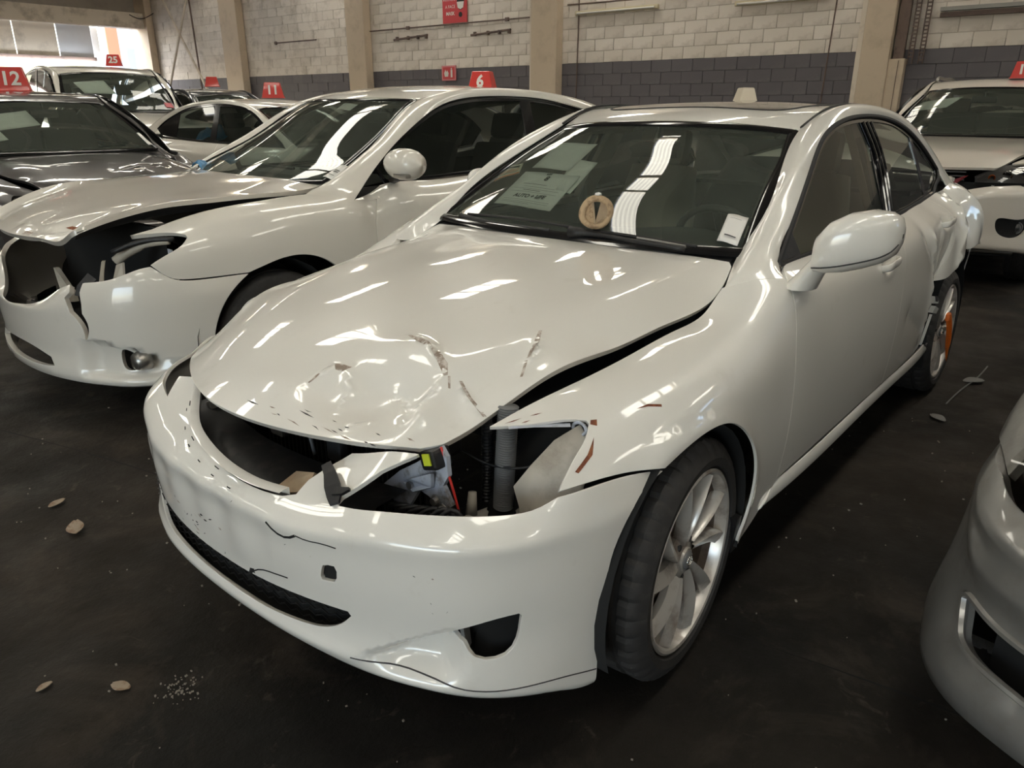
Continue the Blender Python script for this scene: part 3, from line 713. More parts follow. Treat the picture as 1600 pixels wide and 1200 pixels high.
# cross bracing in the far bay
o = empty('cross_brace', wall.matrix_basis @ Vector((0, .26, 0)), 0, 'pale crossed steel braces in the far wall bay', 'brace'); o.rotation_euler = wall.rotation_euler
for dy, a, b_ in ((0, (17.5, 0, 1.5), (19.95, 0, 4.9)), (.075, (20.0, 0, 1.5), (17.7, 0, 4.9))):
    a, b_ = (a[0], dy, a[2]), (b_[0], dy, b_[2]); r_ = MB().tube([a, b_], .035, 8).build('rod', BEAM, o)
    for q in (a, b_): MB().box(q, (.14, .02, .14)).build('end_plate', BEAM, r_)
o = empty('drain_pipe', wall.matrix_basis @ Vector((18.35, .05, 0)), 0, 'thin dark vertical pipe behind the crossed braces', 'pipe'); MB().tube([(0, 0, .5), (.1, 0, 4.8)], .025, 8).build('pipe', STEELB, o)
o = empty('hanging_cable', (0, 0, 0), 0, 'thin black cable sagging from the beam to the corner column', 'cable'); MB().tube(Curve([(-10.05, YL + .36, 4.0), (-10.3, YL + .45, 3.9), (-10.55, YL + .5, 3.98), (-10.8, YL + .6, 4.15)]).sample(16), .012, 5).build('cable', RUBBER, o)
# ================================================================ the white sedan in front
def inner_quad(name, pts, m, parent, d=(0, 0, -.004)):
    return MB().prism(pts, d).build(name, m, parent)

TYRE_PROF = None
def tyre_mesh(R, W, rin, seg=160):
    hw = W / 2
    prof = [(rin, -hw + .012), (rin + .012, -hw + .004), (rin + (R - rin) * .45, -hw - .006), (R - .022, -hw + .004), (R - .008, -hw + .016)]
    xs = [-hw + .028, -hw + .052, -hw + .056, -hw + .066, -hw + .070, -.020, -.016, -.006, -.002, .018, .022, hw - .070, hw - .066, hw - .056, hw - .052, hw - .028]
    dz = [0, 0, .007, .007, 0, 0, .007, .007, 0, 0, 0, 0, .007, .007, 0, 0]
    n0 = len(prof)
    prof += [(R - .0018 * abs(x / hw) ** 2 - d, x) for x, d in zip(xs, dz)]
    prof += [(R - .008, hw - .016), (R - .022, hw - .004), (rin + (R - rin) * .45, hw + .006), (rin + (R - rin) * .2, hw + .003), (rin + .014, hw - .004), (rin + .006, hw - .010), (rin, hw - .012)]
    G = []
    for k in range(seg + 1):
        a = 2 * math.pi * k / seg; row = []
        for i, (r, h) in enumerate(prof):
            rr = r; sh = abs(h) > hw - .053
            if sh and r > R - .026 and k % 4 == 0: rr -= .006
            if not sh and abs(h) > .003 and r > R - .003 and k % 4 == 2: rr -= .0035
            row.append((rr * math.cos(a), h, rr * math.sin(a)))
        G.append(row)
    return MB().grid(np.array(G))

def spoke_bar(mb, r0, r1, a0, sweep, w0, w1, y0, y1, th, n=9):
    """curved spoke from hub to rim in the wheel plane (axis y, face towards +y)"""
    G = []
    for k in range(n):
        t = k / (n - 1); r = r0 + (r1 - r0) * t; a = a0 + sweep * t ** 1.25; w = w0 + (w1 - w0) * t; y = y0 + (y1 - y0) * t + .008 * math.sin(math.pi * t)
        c = np.array([r * math.cos(a), 0, r * math.sin(a)]); tt = np.array([-math.sin(a), 0, math.cos(a)])
        ring = [(-.5, -th), (-.5, -.004), (-.36, .006), (.1, -.001), (.5, -.012), (.5, -th)]
        G.append([c + tt * w * s + np.array([0, y + q, 0]) for s, q in ring])
    mb.grid(np.array(G), True); return mb

def make_wheel(parent, name, x, y, z, steer=0.0, R=.318, W=.225, rin=.236, camber=0.0, spin=0.0, twin=True):
    """outer face towards +y"""
    w = bpy.data.objects.new(name, None); link(w, parent); w.location = (x, y, z); w.rotation_euler = (camber, 0, steer)
    tyre_mesh(R, W, rin).build('tyre', TYRE, w, 24)
    b = MB(); f = W / 2 - .006
    b.lathe([(rin - .012, f - .03), (rin - .004, f - .012), (rin + .004, f - .006), (rin + .007, f + .002), (rin + .001, f + .006), (rin - .006, f + .003), (rin - .012, f - .012), (rin - .016, f - .03)], 72, close=True); bb = MB(); bb.lathe([(rin - .004, -f), (rin - .020, -f + .03), (rin - .036, -.02), (rin - .034, f - .045), (rin - .016, f - .028)], 56); bb.build('rim_barrel', BARREL, w, 40)
    b.build('rim', ALLOY, w, 40)
    hub = MB(); hub.lathe([(.0, f - .012), (.030, f - .013), (.034, f - .019), (.058, f - .024), (.072, f - .034), (.070, f - .07), (.0, f - .07)], 40); hub.build('hub', ALLOY, w, 35)
    for k in range(5):
        a = spin + 2 * math.pi * k / 5
        for s in ((-1, 1) if twin else (0,)):
            m = MB(); spoke_bar(m, .05, rin - .012, a + s * .20, .16 + s * .11, .030, .042 if twin else .08, f - .020, f - .006, .030); m.build('spoke', ALLOY, w, 38)
        q = a + math.pi / 5; n = MB(); n.lathe([(0, f - .02), (.008, f - .02), (.0095, f - .024), (.0095, f - .045), (0, f - .045)], 6, c=(.053 * math.cos(q), 0, .053 * math.sin(q))); n.build('lug_nut', DARKGREY, w)
    cap = MB(); cap.lathe([(0, f - .006), (.020, f - .0065), (.0245, f - .010), (.025, f - .016)], 36); co = cap.build('centre_cap', GREYPLAST, w, 40)
    e = MB(); e.tube([(.017 * math.cos(t), f - .0055, .0125 * math.sin(t)) for t in np.linspace(0, 2 * math.pi, 24, endpoint=False)], .0016, 6, True)
    e.tube([(-.008, f - .005, .008), (.001, f - .005, -.006), (.012, f - .005, -.006)], .0016, 6); e.build('emblem', CHROME, w, 60)
    d = MB(); d.lathe([(.06, -.012), (.148, -.012), (.15, -.008), (.15, .010), (.148, .014), (.085, .014), (.08, .02), (.06, .02)], 56, close=True); d.build('brake_disc', DISC, w, 35)
    k = MB(); k.lathe([(.0, -.10), (.07, -.10), (.075, -.02), (.06, .02)], 24); k.build('hub_carrier', CAVITY, w, 40)
    c = MB(); c.box((.105, .0, .06), (.09, .09, .13), Matrix.Rotation(-.5, 3, 'Y'), .012); c.build('brake_caliper', DARKGREY, w, 40)
    return w

# ---- crash damage of the bonnet
def hood_mod(P):
    d = bump2(P, .50, .31, .115, -.040, .085) + bump2(P, .43, .46, .07, -.022, .07) + bump2(P, .57, .20, .12, -.012, .05) + bump2(P, .30, .50, .06, -.016, .10)
    d += bump2(P, .60, .05, .10, .010, .05) + bump2(P, .36, .25, .10, .010, .05) + bump2(P, .49, .425, .03, .016, .05) + bump2(P, .20, .47, .05, .008, .08)
    d += ridge(P, [(.575, .105), (.490, .135), (.468, .165)], .012, .014) + ridge(P, [(.315, .205), (.335, .30), (.375, .39)], .013, .019)
    d += ridge(P, [(.372, .387), (.44, .40), (.50, .40)], .010, .012) + ridge(P, [(.375, .425), (.40, .48), (.41, .545)], .010, .016)
    d += ridge(P, [(.125, .47), (.19, .51), (.28, .54)], .010, .012) + ridge(P, [(.47, .15), (.53, .22), (.60, .24)], .012, .010)
    d += ridge(P, [(.55, .33), (.62, .30)], .010, .008) + ridge(P, [(.48, .26), (.47, .34), (.52, .40)], .011, -.010)
    return d
HOODP = oriented(hood_net(HOOD_ROWS), (0, 0, 1), hood_mod)

# ---- crumpled rear quarter
def side_mod(P):
    x, z = P[:, 0], P[:, 2]; Q = np.stack([x, z], 1)
    d = -.045 * np.exp(-((x + 2.28) / .10) ** 2 - ((z - .62) / .22) ** 2) - .050 * np.exp(-((x + 2.80) / .16) ** 2 - ((z - .86) / .12) ** 2)
    d += .028 * np.exp(-((x + 2.60) / .06) ** 2 - ((z - .80) / .16) ** 2) + .03 * np.exp(-((x + 3.02) / .09) ** 2 - ((z - .83) / .2) ** 2)
    for a, b, w, h in (((-1.95, .90), (-2.24, .60), .035, -.018), ((-2.05, .88), (-2.16, .45), .022, .016), ((-2.60, .97), (-2.52, .70), .020, .020), ((-2.86, 1.0), (-2.74, .74), .022, -.026),
                       ((-2.40, .85), (-2.32, .66), .018, -.012), ((-2.98, 1.0), (-3.12, .72), .02, .02), ((-1.80, .60), (-2.20, .42), .05, -.012)):
        d += h * np.exp(-seg_dist(np.array([a, b]), Q, False) / w)
    # door handle recesses and wheel-arch lip
    for hx, hz in ((-1.40, .868), (-2.34, .915)):
        d += -.020 * np.exp(-(((x - hx) / .055) ** 2 + ((z - hz) / .026) ** 2) ** 2)
    r = np.sqrt((x - ARCH_F[0]) ** 2 + (z - ARCH_F[1]) ** 2); m = (x > -.7) & (z < .72)
    d += m * (.010 * np.exp(-((r - ARCH_F[2] - .004) / .030) ** 2))
    return d
SIDEG = [[(x, y, z) for y, z in r] for x, r in zip(SIDE_X, SIDE_YZ)]
SIDEP = oriented(SIDEG, (0, 1, 0), side_mod)
SIDER = oriented((np.array(SIDEG) * [1, -1, 1]), (0, -1, 0))
GSP = oriented([[(x, y, z) for y, z in zip(r, GS_Z)] for x, r in zip(GS_X, GS_Y)], (0, 1, .5)); GSR = oriented(GSP.G * [1, -1, 1], (0, -1, .5))
RAILP = oriented(rail_net(RAIL_IN, RAIL_OUT, .030, oriented(SIDEG, (0, 1, 0))), (0, 1, .5)); RAILR = oriented(RAILP.G * [1, -1, 1], (0, -1, .5))
TOPP = oriented(top_net(TOP), (0, 0, 1))
def bump_mod(P):
    x, y, z = P[:, 0], P[:, 1], P[:, 2]; a = np.abs(y)
    # fog-lamp recess: below a crease that runs from the lip outwards and up
    zc = np.interp(a, [.40, .48, .57, .64, .71, .77, .80], [.28, .318, .366, .402, .434, .448, .45])
    f = sm(.44, .60, a) * (1 - sm(.64, .71, a)) * sm(.0, .030, zc - z) * sm(.262, .33, z)
    d = -.050 * f
    # ledge round the lower grille
    g = (1 - sm(.50, .56, a)) * np.exp(-((z - .300) / .016) ** 2) * .006
    d += g - .010 * bump2(P, .78, -.02, .2, 1.0, .2) * np.exp(-((z - .50) / .08) ** 2)
    return d + .004 * np.exp(-((z - .45) / .05) ** 2) * np.exp(-((y - .12) / .10) ** 2) - .003 * np.sin(y * 40) * np.exp(-((z - .5) / .06) ** 2) * (y < .25)
BUMPP = oriented(bump_net(), (1, 0, 0), bump_mod)

car = empty('sedan', (0, 0, 0), 0, 'white sedan in front with crumpled bonnet, missing headlamp and bare front wheel arch', 'car')

# bonnet
u1, v1 = HOODP.ku[-1], HOODP.kv[-1]
panel('bonnet', HOODP, HOODP.loop(('uv', [(0.004, .03), (.004, v1 - .03)]), ('uv', [(.03, v1 - .002), (u1 - .02, v1 - .001)]), ('uv', [(u1, v1 - .012), (u1, .012)]), ('uv', [(u1 - .02, .001), (.03, .002)])), PAINT, car, h=.015, depth=.012)
# scrapes on the bonnet: bare primer where the sheet folded
def decal(name, patch, pts, m, parent, off=.0006, h=.01, smooth=False, label=None):
    o = panel(name, patch, patch.loop(('line', pts)) if not smooth else patch.loop(('closed', pts)), m, parent, h=h, hb=.0025, depth=0, off=off)
    return tag(o, label)
for pts in ([(.486, .128, .8), (.474, .148, .8), (.466, .168, .8), (.492, .158, .8), (.498, .140, .8)],
            [(.345, .315, .84), (.333, .33, .84), (.352, .375, .83), (.378, .398, .82), (.385, .392, .82), (.365, .355, .83)],
            [(.318, .205, .85), (.311, .212, .85), (.326, .27, .85), (.338, .315, .84), (.343, .31, .84), (.336, .26, .85)],
            [(.376, .43, .82), (.371, .436, .82), (.395, .487, .80), (.408, .545, .77), (.414, .54, .77), (.402, .48, .8)],
            [(.128, .469, .88), (.122, .474, .88), (.17, .503, .87), (.225, .52, .85), (.23, .513, .85), (.18, .495, .87)],
            [(.24, .515, .85), (.236, .521, .85), (.285, .545, .83), (.288, .54, .83)],
            [(.560, .112, .78), (.53, .118, .79), (.529, .122, .79), (.56, .116, .78)],
            [(.38, .40, .82), (.376, .405, .82), (.40, .425, .81), (.402, .42, .81)]):
    decal('scrape', HOODP, pts, PRIMER, car)
rng = random.Random(4)
for k in range(18):
    yy = rng.uniform(.0, .45); xx = .668 - .45 * yy * yy - rng.uniform(.0, .05); L = rng.uniform(.01, .05); w = rng.uniform(.0012, .003); s = rng.uniform(-.15, .15)
    decal('scuff', HOODP, [(xx, yy, .72), (xx + w, yy + L * .5, .72), (xx + s * L, yy + L, .72), (xx - w, yy + L * .5, .72)], rng.choice([SCUFF, PRIMER, SCUFF]), car)

# left fender
ARCH_PTS = [(-.300, .885, .30), (-.312, .885, .40), (-.298, .886, .48), (-.255, .889, .560), (-.185, .888, .628), (-.105, .884, .673), (-.010, .878, .690), (.089, .871, .679), (.185, .864, .649)]
panel('front_fender', SIDEP, SIDEP.loop(
    [(.427, .565, .747), (.33, .590, .773), (.15, .630, .803), (0, .650, .823), (-.2, .668, .846), (-.34, .678, .866), (-.455, .674, .894)], ('uv', SIDEP.near(RAILP.G[0])),
    [(-.600, .795, .925), (-.575, .825, .90), (-.553, .855, .855), (-.530, .876, .77), (-.522, .886, .69), (-.524, .888, .52), (-.528, .871, .345)],
    ('line', [(-.528, .871, .345), (-.50, .868, .318)]), [(-.50, .868, .318), (-.42, .862, .262), (-.36, .858, .235), (-.315, .856, .222)], [(-.315, .856, .222), (-.292, .858, .235), (-.300, .885, .30)],
    ARCH_PTS[:-1] + [(.187, .864, .655)], [(.187, .864, .655), (.321, .824, .677), (.450, .776, .675)], [(.450, .776, .675), (.424, .767, .688), (.363, .754, .719), (.313, .743, .742), (.285, .730, .757)],
    [(.283, .722, .762), (.296, .704, .763), (.369, .639, .759), (.427, .565, .747)]), PAINT, car, h=.024, gap=.0025, depth=.007)
decal('scrape', SIDEP, [(.30, .752, .73), (.34, .762, .705), (.39, .768, .69), (.385, .772, .685), (.33, .766, .70)], RUST, car)
decal('scrape', SIDEP, [(.285, .735, .757), (.275, .728, .760), (.262, .735, .757), (.275, .745, .750)], RUST, car)
decal('scrape', SIDEP, [(.17, .78, .77), (.14, .79, .765), (.11, .805, .755), (.105, .80, .757), (.135, .785, .766)], RUST, car)
for a, b in (((.40, .59, .75), (.365, .61, .757)), ((.35, .62, .76), (.325, .635, .762)), ((.38, .62, .755), (.36, .63, .757))):
    decal('scrape', SIDEP, [a, ((a[0] + b[0]) / 2, (a[1] + b[1]) / 2 + .002, a[2]), b, ((a[0] + b[0]) / 2, (a[1] + b[1]) / 2 - .002, a[2])], RUST, car)

BELT = [(-.68, .764, .964), (-.9, .770, .966), (-1.3, .775, .974), (-1.66, .773, .985)]
BGAP = [(-1.66, .773, .985), (-1.615, .875, .87), (-1.605, .892, .72), (-1.612, .893, .55), (-1.622, .872, .345)]
panel('front_door', SIDEP, SIDEP.loop([(-.600, .795, .925), (-.64, .77, .955), (-.68, .764, .964)], BELT[:], BGAP, ('line', [(-1.622, .872, .345), (-.528, .871, .345)]),
    [(-.528, .871, .345), (-.524, .888, .52), (-.522, .886, .69), (-.530, .876, .77), (-.553, .855, .855), (-.575, .825, .90), (-.600, .795, .925)]), PAINT, car, h=.03, gap=.0032, depth=.02)
RGAP = [(-2.40, .75, 1.007), (-2.46, .855, .93), (-2.45, .885, .85), (-2.38, .895, .74), (-2.31, .90, .648)]
panel('rear_door', SIDEP, SIDEP.loop([(-1.66, .773, .985), (-1.8, .772, .988), (-2.1, .762, .997), (-2.40, .75, 1.007)], RGAP,
    [(-2.31, .90, .648), (-2.24, .90, .625), (-2.20, .897, .600)], ('line', [(-2.20, .897, .600), (-2.225, .897, .575), (-2.255, .895, .565), (-2.25, .892, .53), (-2.285, .89, .50), (-2.31, .89, .46)]), [(-2.31, .89, .46), (-2.29, .885, .41), (-2.25, .872, .345)],
    ('line', [(-2.25, .872, .345), (-1.622, .872, .345)]), BGAP[::-1]), PAINT, car, h=.022, gap=.0022, depth=.02)
panel('quarter_panel', SIDEP, SIDEP.loop([(-2.40, .75, 1.007), (-2.5, .745, 1.01), (-2.73, .735, 1.02), (-3.0, .715, 1.022), (-3.3, .69, 1.012), (-3.55, .625, .995), (-3.72, .54, .985)],
    ('line', [(-3.72, .54, .985), (-3.72, .665, .74)]), [(-3.72, .665, .74), (-3.4, .81, .70), (-3.14, .865, .715), (-3.02, .885, .735)],
    [(-3.02, .885, .735), (-2.90, .893, .722), (-2.76, .893, .745), (-2.60, .895, .722), (-2.48, .90, .665), (-2.31, .90, .648)], RGAP[::-1]), PAINT, car, h=.024, gap=.0022, depth=.03)
for pts in ([(-2.86, .87, .80), (-2.845, .87, .81), (-2.80, .88, .77), (-2.81, .88, .765)], [(-2.70, .84, .95), (-2.69, .84, .955), (-2.65, .845, .935), (-2.66, .845, .93)]):
    decal('scuff', SIDEP, pts, SCUFF, car)
# folded metal and torn arch edge
tj = MB()
tj.prism([(-2.23, .900, .60), (-2.27, .905, .575), (-2.30, .90, .555), (-2.26, .885, .56)], (0, -.02, 0)).prism([(-2.26, .90, .55), (-2.31, .905, .53), (-2.33, .895, .50), (-2.29, .885, .51)], (0, -.02, 0))
tj.prism([(-2.30, .885, .50), (-2.36, .87, .46), (-2.37, .86, .36), (-2.33, .86, .34)], (0, -.012, 0)).build('torn_arch_lip', PAINT, car, 30)
sc = MB(); sc.prism([(-2.22, .905, .605), (-2.25, .91, .585), (-2.24, .908, .575)], (0, -.01, 0)).prism([(-2.36, .872, .335), (-2.43, .868, .33), (-2.40, .868, .315)], (0, -.02, 0)).build('scuffed_edge', SCUFF, car)['kind'] = 'stuff'

tb = MB(); tb.grid(ribbon(Curve([(-2.95, .885, .715), (-3.05, .868, .66), (-3.11, .850, .56), (-3.12, .84, .45), (-3.10, .83, .36)]).sample(16), (0, 1, 0), .022)); o = tb.build('torn_bumper_edge', PAINT, car, True); md = o.modifiers.new('thick', 'SOLIDIFY'); md.thickness = .006
MB().grid(np.array([[(-2.9, y, z) for z in (.30, .5, .72)] for y in (.45, .60, .84)]) + np.array([-.24, 0, 0])).build('rear_splash_liner', CAVITY, car)
# rocker below the doors
SILL = Patch([[(x, .868 + o, .338), (x, .879 + o, .318), (x, .876 + o, .285), (x, .855 + o, .266), (x, .80, .258)] for x, o in ((-.30, -.014), (-.42, -.008), (-.6, 0), (-1.2, .002), (-1.9, 0), (-2.3, -.004), (-2.42, -.012))]); SILL = oriented(SILL.G, (0, 1, 0))
panel('rocker_panel', SILL, SILL.loop(('line', [(-.51, .868, .338), (-2.36, .864, .338)]), ('line', [(-2.36, .864, .338), (-2.42, .85, .30), (-2.40, .80, .258)]), ('line', [(-2.40, .80, .258), (-.40, .80, .258)]), [(-.40, .80, .258), (-.42, .85, .275), (-.455, .868, .302), (-.51, .868, .338)]), PAINT, car, h=.03, depth=.012)

# pillar and roof-rail band
def foot_blend(side, L=.12):
    """shade the foot of a pillar band like the body side it grows out of"""
    def f(V, P, N):
        N = N.copy(); k = np.where(V[:, 0] < L)[0]
        if len(k):
            w = (1 - sm(0, L, V[k, 0]))[:, None]; q = N[k] * (1 - w) + side.base_normal(side.near(P[k])) * w; N[k] = q / np.linalg.norm(q, axis=1)[:, None]
        return N
    return f
for P, nm, SD in ((RAILP, 'roof_rail_frame', SIDEP), (RAILR, 'roof_rail_frame', SIDER)):
    panel(nm, P, P.loop(('uv', [(0, 0), (P.ku[-1], 0)]), ('uv', [(P.ku[-1], P.kv[-1]), (0, P.kv[-1])])), PAINT, car, h=.02, depth=.004, nblend=foot_blend(SD))
# roof, windscreen, backlight
def xy(pts): return TOPP.near(pts)
WS = TOPP.loop([(-.665, .652, .989), (-.95, .590, 1.15), (-1.25, .526, 1.295), (-1.30, .515, 1.318)], [(-1.30, .512, 1.318), (-1.27, .38, 1.336), (-1.245, .2, 1.342), (-1.237, 0, 1.344), (-1.245, -.2, 1.342), (-1.27, -.38, 1.336), (-1.30, -.512, 1.318)],
    [(-1.30, -.515, 1.318), (-1.25, -.526, 1.295), (-.95, -.590, 1.15), (-.665, -.652, .989)], [(-.655, -.652, .986), (-.60, -.4, .985), (-.575, 0, .985), (-.60, .4, .985), (-.655, .652, .986)])
panel('windscreen', TOPP, WS, GLASS, car, h=.05, depth=0, off=-.004)
strip('windscreen_seal', TOPP, WS, .046, .006, BLACKGLOSS, car, -.002, True)
panel('roof', TOPP, TOPP.loop([(-1.305, .528, 1.32), (-1.46, .532, 1.372), (-1.75, .547, 1.398), (-2.1, .549, 1.388), (-2.45, .554, 1.348), (-2.58, .56, 1.32)], [(-2.58, .56, 1.32), (-2.62, .3, 1.36), (-2.63, 0, 1.37), (-2.62, -.3, 1.36), (-2.58, -.56, 1.32)],
    [(-2.58, -.56, 1.32), (-2.45, -.554, 1.348), (-2.1, -.549, 1.388), (-1.75, -.547, 1.398), (-1.46, -.532, 1.372), (-1.305, -.528, 1.32)], [(-1.305, -.512, 1.32), (-1.278, -.38, 1.338), (-1.253, -.2, 1.345), (-1.245, 0, 1.347), (-1.253, .2, 1.345), (-1.278, .38, 1.338), (-1.305, .512, 1.32)]), PAINT, car, h=.05, depth=.015)
strip('sunroof_frame', TOPP, TOPP.loop(('closed', [(-1.50, .40, 1.39), (-1.62, .43, 1.40), (-1.9, .43, 1.41), (-2.05, .40, 1.41), (-2.08, .2, 1.42), (-2.08, -.2, 1.42), (-2.05, -.40, 1.41), (-1.9, -.43, 1.41), (-1.62, -.43, 1.40), (-1.50, -.40, 1.39), (-1.475, -.2, 1.395), (-1.475, .2, 1.395)])), .012, .003, RUBBER, car, .001, True)
panel('sunroof_glass', TOPP, TOPP.loop(('closed', [(-1.50, .395, 1.39), (-1.62, .425, 1.40), (-1.9, .425, 1.41), (-2.05, .395, 1.41), (-2.075, .2, 1.42), (-2.075, -.2, 1.42), (-2.05, -.395, 1.41), (-1.9, -.425, 1.41), (-1.62, -.425, 1.40), (-1.50, -.395, 1.39), (-1.48, -.2, 1.395), (-1.48, .2, 1.395)])), SUNROOF, car, h=.06, depth=.004, off=.002)
panel('rear_window', TOPP, TOPP.loop([(-2.61, .55, 1.31), (-2.76, .563, 1.262), (-3.0, .585, 1.176), (-3.26, .61, 1.062)], ('line', [(-3.26, .61, 1.062), (-3.38, 0, 1.09), (-3.26, -.61, 1.062)]), [(-3.26, -.61, 1.062), (-3.0, -.585, 1.176), (-2.76, -.563, 1.262), (-2.61, -.55, 1.31)], [(-2.61, -.55, 1.31), (-2.65, -.3, 1.36), (-2.66, 0, 1.365), (-2.65, .3, 1.36), (-2.61, .55, 1.31)]), GLASS_SIDE, car, h=.07, depth=0, off=-.004)
for s in (1, -1):
    tr = [(x, s * y, z + .002) for x, y, z in ((-1.31, .530, 1.330), (-1.50, .540, 1.388), (-1.75, .548, 1.408), (-2.10, .55, 1.395), (-2.45, .555, 1.355))]
    MB().tube(Curve(tr).sample(24), .0055, 6).build('roof_drip_strip', RUBBER, car, True)
# boot lid and rear face (turned away from the viewer)
DECK = oriented([[(x, y * w, z - .015 * abs(y)) for y in (1, .6, 0, -.6, -1)] for x, w, z in ((-3.28, .66, 1.055), (-3.42, .66, 1.045), (-3.60, .62, 1.035), (-3.70, .58, 1.02), (-3.74, .57, .94), (-3.77, .60, .78), (-3.78, .63, .6), (-3.76, .66, .40), (-3.70, .66, .24))], (-1, 0, .5))
panel('boot_lid', DECK, DECK.loop(('uv', [(0, 0), (DECK.ku[5], 0)]), ('uv', [(DECK.ku[5], DECK.kv[-1]), (0, DECK.kv[-1])])), PAINT, car, h=.08, depth=.02)
panel('rear_bumper', DECK, DECK.loop(('uv', [(DECK.ku[5] + .01, 0), (DECK.ku[-1], 0)]), ('uv', [(DECK.ku[-1], DECK.kv[-1]), (DECK.ku[5] + .01, DECK.kv[-1])])), PAINT, car, h=.08, depth=.02)

# side windows
DLO_END = [(-2.878, .669, 1.104), (-2.862, .680, 1.078), (-2.763, .700, 1.049), (-2.607, .727, 1.009)]
DLO_BOT = [(-2.607, .727, 1.009), (-2.2, .75, .998), (-1.857, .762, .988), (-1.3, .762, .973), (-.889, .759, .963), (-.649, .749, .958)]
for P, s in ((GSP, 1), (GSR, -1)):
    f = (lambda L: L) if s == 1 else mirror_pts
    loop = P.loop(f(DLO), f(DLO_END), f(DLO_BOT))
    ff = P.loop(f([(-.715, .75, .972), (-.877, .71, 1.066), (-1.077, .67, 1.178), (-1.270, .63, 1.276), (-1.468, .61, 1.325), (-1.72, .60, 1.342)]), ('line', f([(-1.72, .60, 1.342), (-1.765, .647, 1.25), (-1.695, .755, .998)])), f([(-1.695, .755, .994), (-1.3, .76, .981), (-.889, .76, .971), (-.715, .75, .968)]))
    rf = P.loop(('line', f([(-1.80, .757, 1.002), (-1.91, .645, 1.25), (-1.88, .60, 1.344)])), f([(-1.88, .60, 1.344), (-2.05, .60, 1.337), (-2.229, .60, 1.320), (-2.455, .615, 1.268)]), ('line', f([(-2.455, .615, 1.268), (-2.455, .66, 1.14), (-2.43, .73, 1.022)])), f([(-2.43, .73, 1.018), (-2.2, .745, 1.008), (-1.80, .757, .998)]))
    qf = P.loop(('line', f([(-2.475, .725, 1.026), (-2.50, .66, 1.15), (-2.505, .62, 1.255)])), f([(-2.505, .62, 1.255), (-2.72, .65, 1.165), (-2.835, .67, 1.100)]), f([(-2.835, .67, 1.098), (-2.82, .68, 1.078), (-2.74, .70, 1.053), (-2.6, .725, 1.028), (-2.475, .73, 1.024)]))
    panel('window_surround', P, loop, BLACKGLOSS, car, holes=[ff, rf, qf], h=.05, hb=.03, depth=.004, off=.001)
    panel('front_door_window', P, ff, GLASS_SIDE, car, h=.06, depth=0, off=-.004)
    panel('rear_door_window', P, rf, GLASS_SIDE, car, h=.06, depth=0, off=-.004)
    panel('quarter_window', P, qf, GLASS_DARK, car, h=.06, depth=0, off=-.004)
    strip('window_rubber', P, P.loop(f(DLO), f(DLO_END), f(DLO_BOT)), .018, .007, RUBBER, car, .006, True)
    if s == 1:
        strip('belt_moulding', P, P.line(f([(-2.65, .72, 1.012), (-2.2, .75, .993), (-1.857, .762, .983), (-1.3, .762, .968), (-.889, .759, .957), (-.64, .749, .955)])), .020, .008, CHROME, car, .004)
        # chrome-black B pillar bars
        for ab in (((-1.745, .60, 1.34), (-1.785, .647, 1.25), (-1.715, .755, 1.0)), ((-1.80, .60, 1.34), (-1.84, .647, 1.25), (-1.755, .755, 1.0)), ((-1.85, .60, 1.34), (-1.885, .647, 1.25), (-1.785, .755, 1.0))):
            strip('pillar_edge', P, P.line(list(ab)), .010, .006, BLACKGLOSS, car, .005)
        MB().prism([(-.66, .752, .972), (-.80, .726, 1.040), (-.82, .757, .970)], (0, -.01, 0)).build('mirror_sail', BLACK, car)
# right-hand body side (mostly hidden)
for nm, segs in (('front_fender', (('line', [(.15, -.63, .803), (-.2, -.668, .846), (-.34, -.678, .866), (-.455, -.674, .894)]), ('uv', SIDER.near(RAILR.G[0])), ('line', [(-.553, -.855, .855), (-.528, -.871, .345), (-.4, -.85, .22), (-.30, -.885, .30)]), mirror_pts(ARCH_PTS), ('line', [(.185, -.864, .649), (.165, -.74, .77), (.15, -.63, .803)]))),
                 ('front_door', (('line', [(-.600, -.795, .925), (-.68, -.764, .964), (-.9, -.770, .966), (-1.66, -.773, .985)]), ('line', [(-1.622, -.872, .345), (-.528, -.871, .345)]))),
                 ('rear_door', (('line', [(-1.66, -.773, .985), (-2.40, -.75, 1.007)]), ('line', [(-2.46, -.855, .94), (-2.40, -.9, .60)]), ('line', [(-2.35, -.89, .42), (-2.30, -.87, .345), (-1.626, -.872, .345)]))),
                 ('quarter_panel', (('line', [(-2.41, -.75, 1.007), (-2.73, -.735, 1.02), (-3.3, -.69, 1.012), (-3.72, -.54, .985)]), ('line', [(-3.70, -.67, .26), (-3.09, -.85, .26)]), [(-3.09, -.85, .30), (-3.03, -.88, .5), (-2.9, -.89, .63), (-2.74, -.89, .685), (-2.56, -.89, .63), (-2.41, -.9, .60)], ('line', [(-2.47, -.855, .94)])))):
    panel(nm, SIDER, SIDER.loop(*segs), PAINT, car, h=.06, gap=.002, depth=.02)
SR = oriented(SILL.G * [1, -1, 1], (0, -1, 0)); panel('rocker_panel', SR, SR.loop(('uv', [(.12, 0), (SR.ku[-1], 0)]), ('uv', [(SR.ku[-1], SR.kv[-1]), (.12, SR.kv[-1])])), PAINT, car, h=.06, depth=.012)

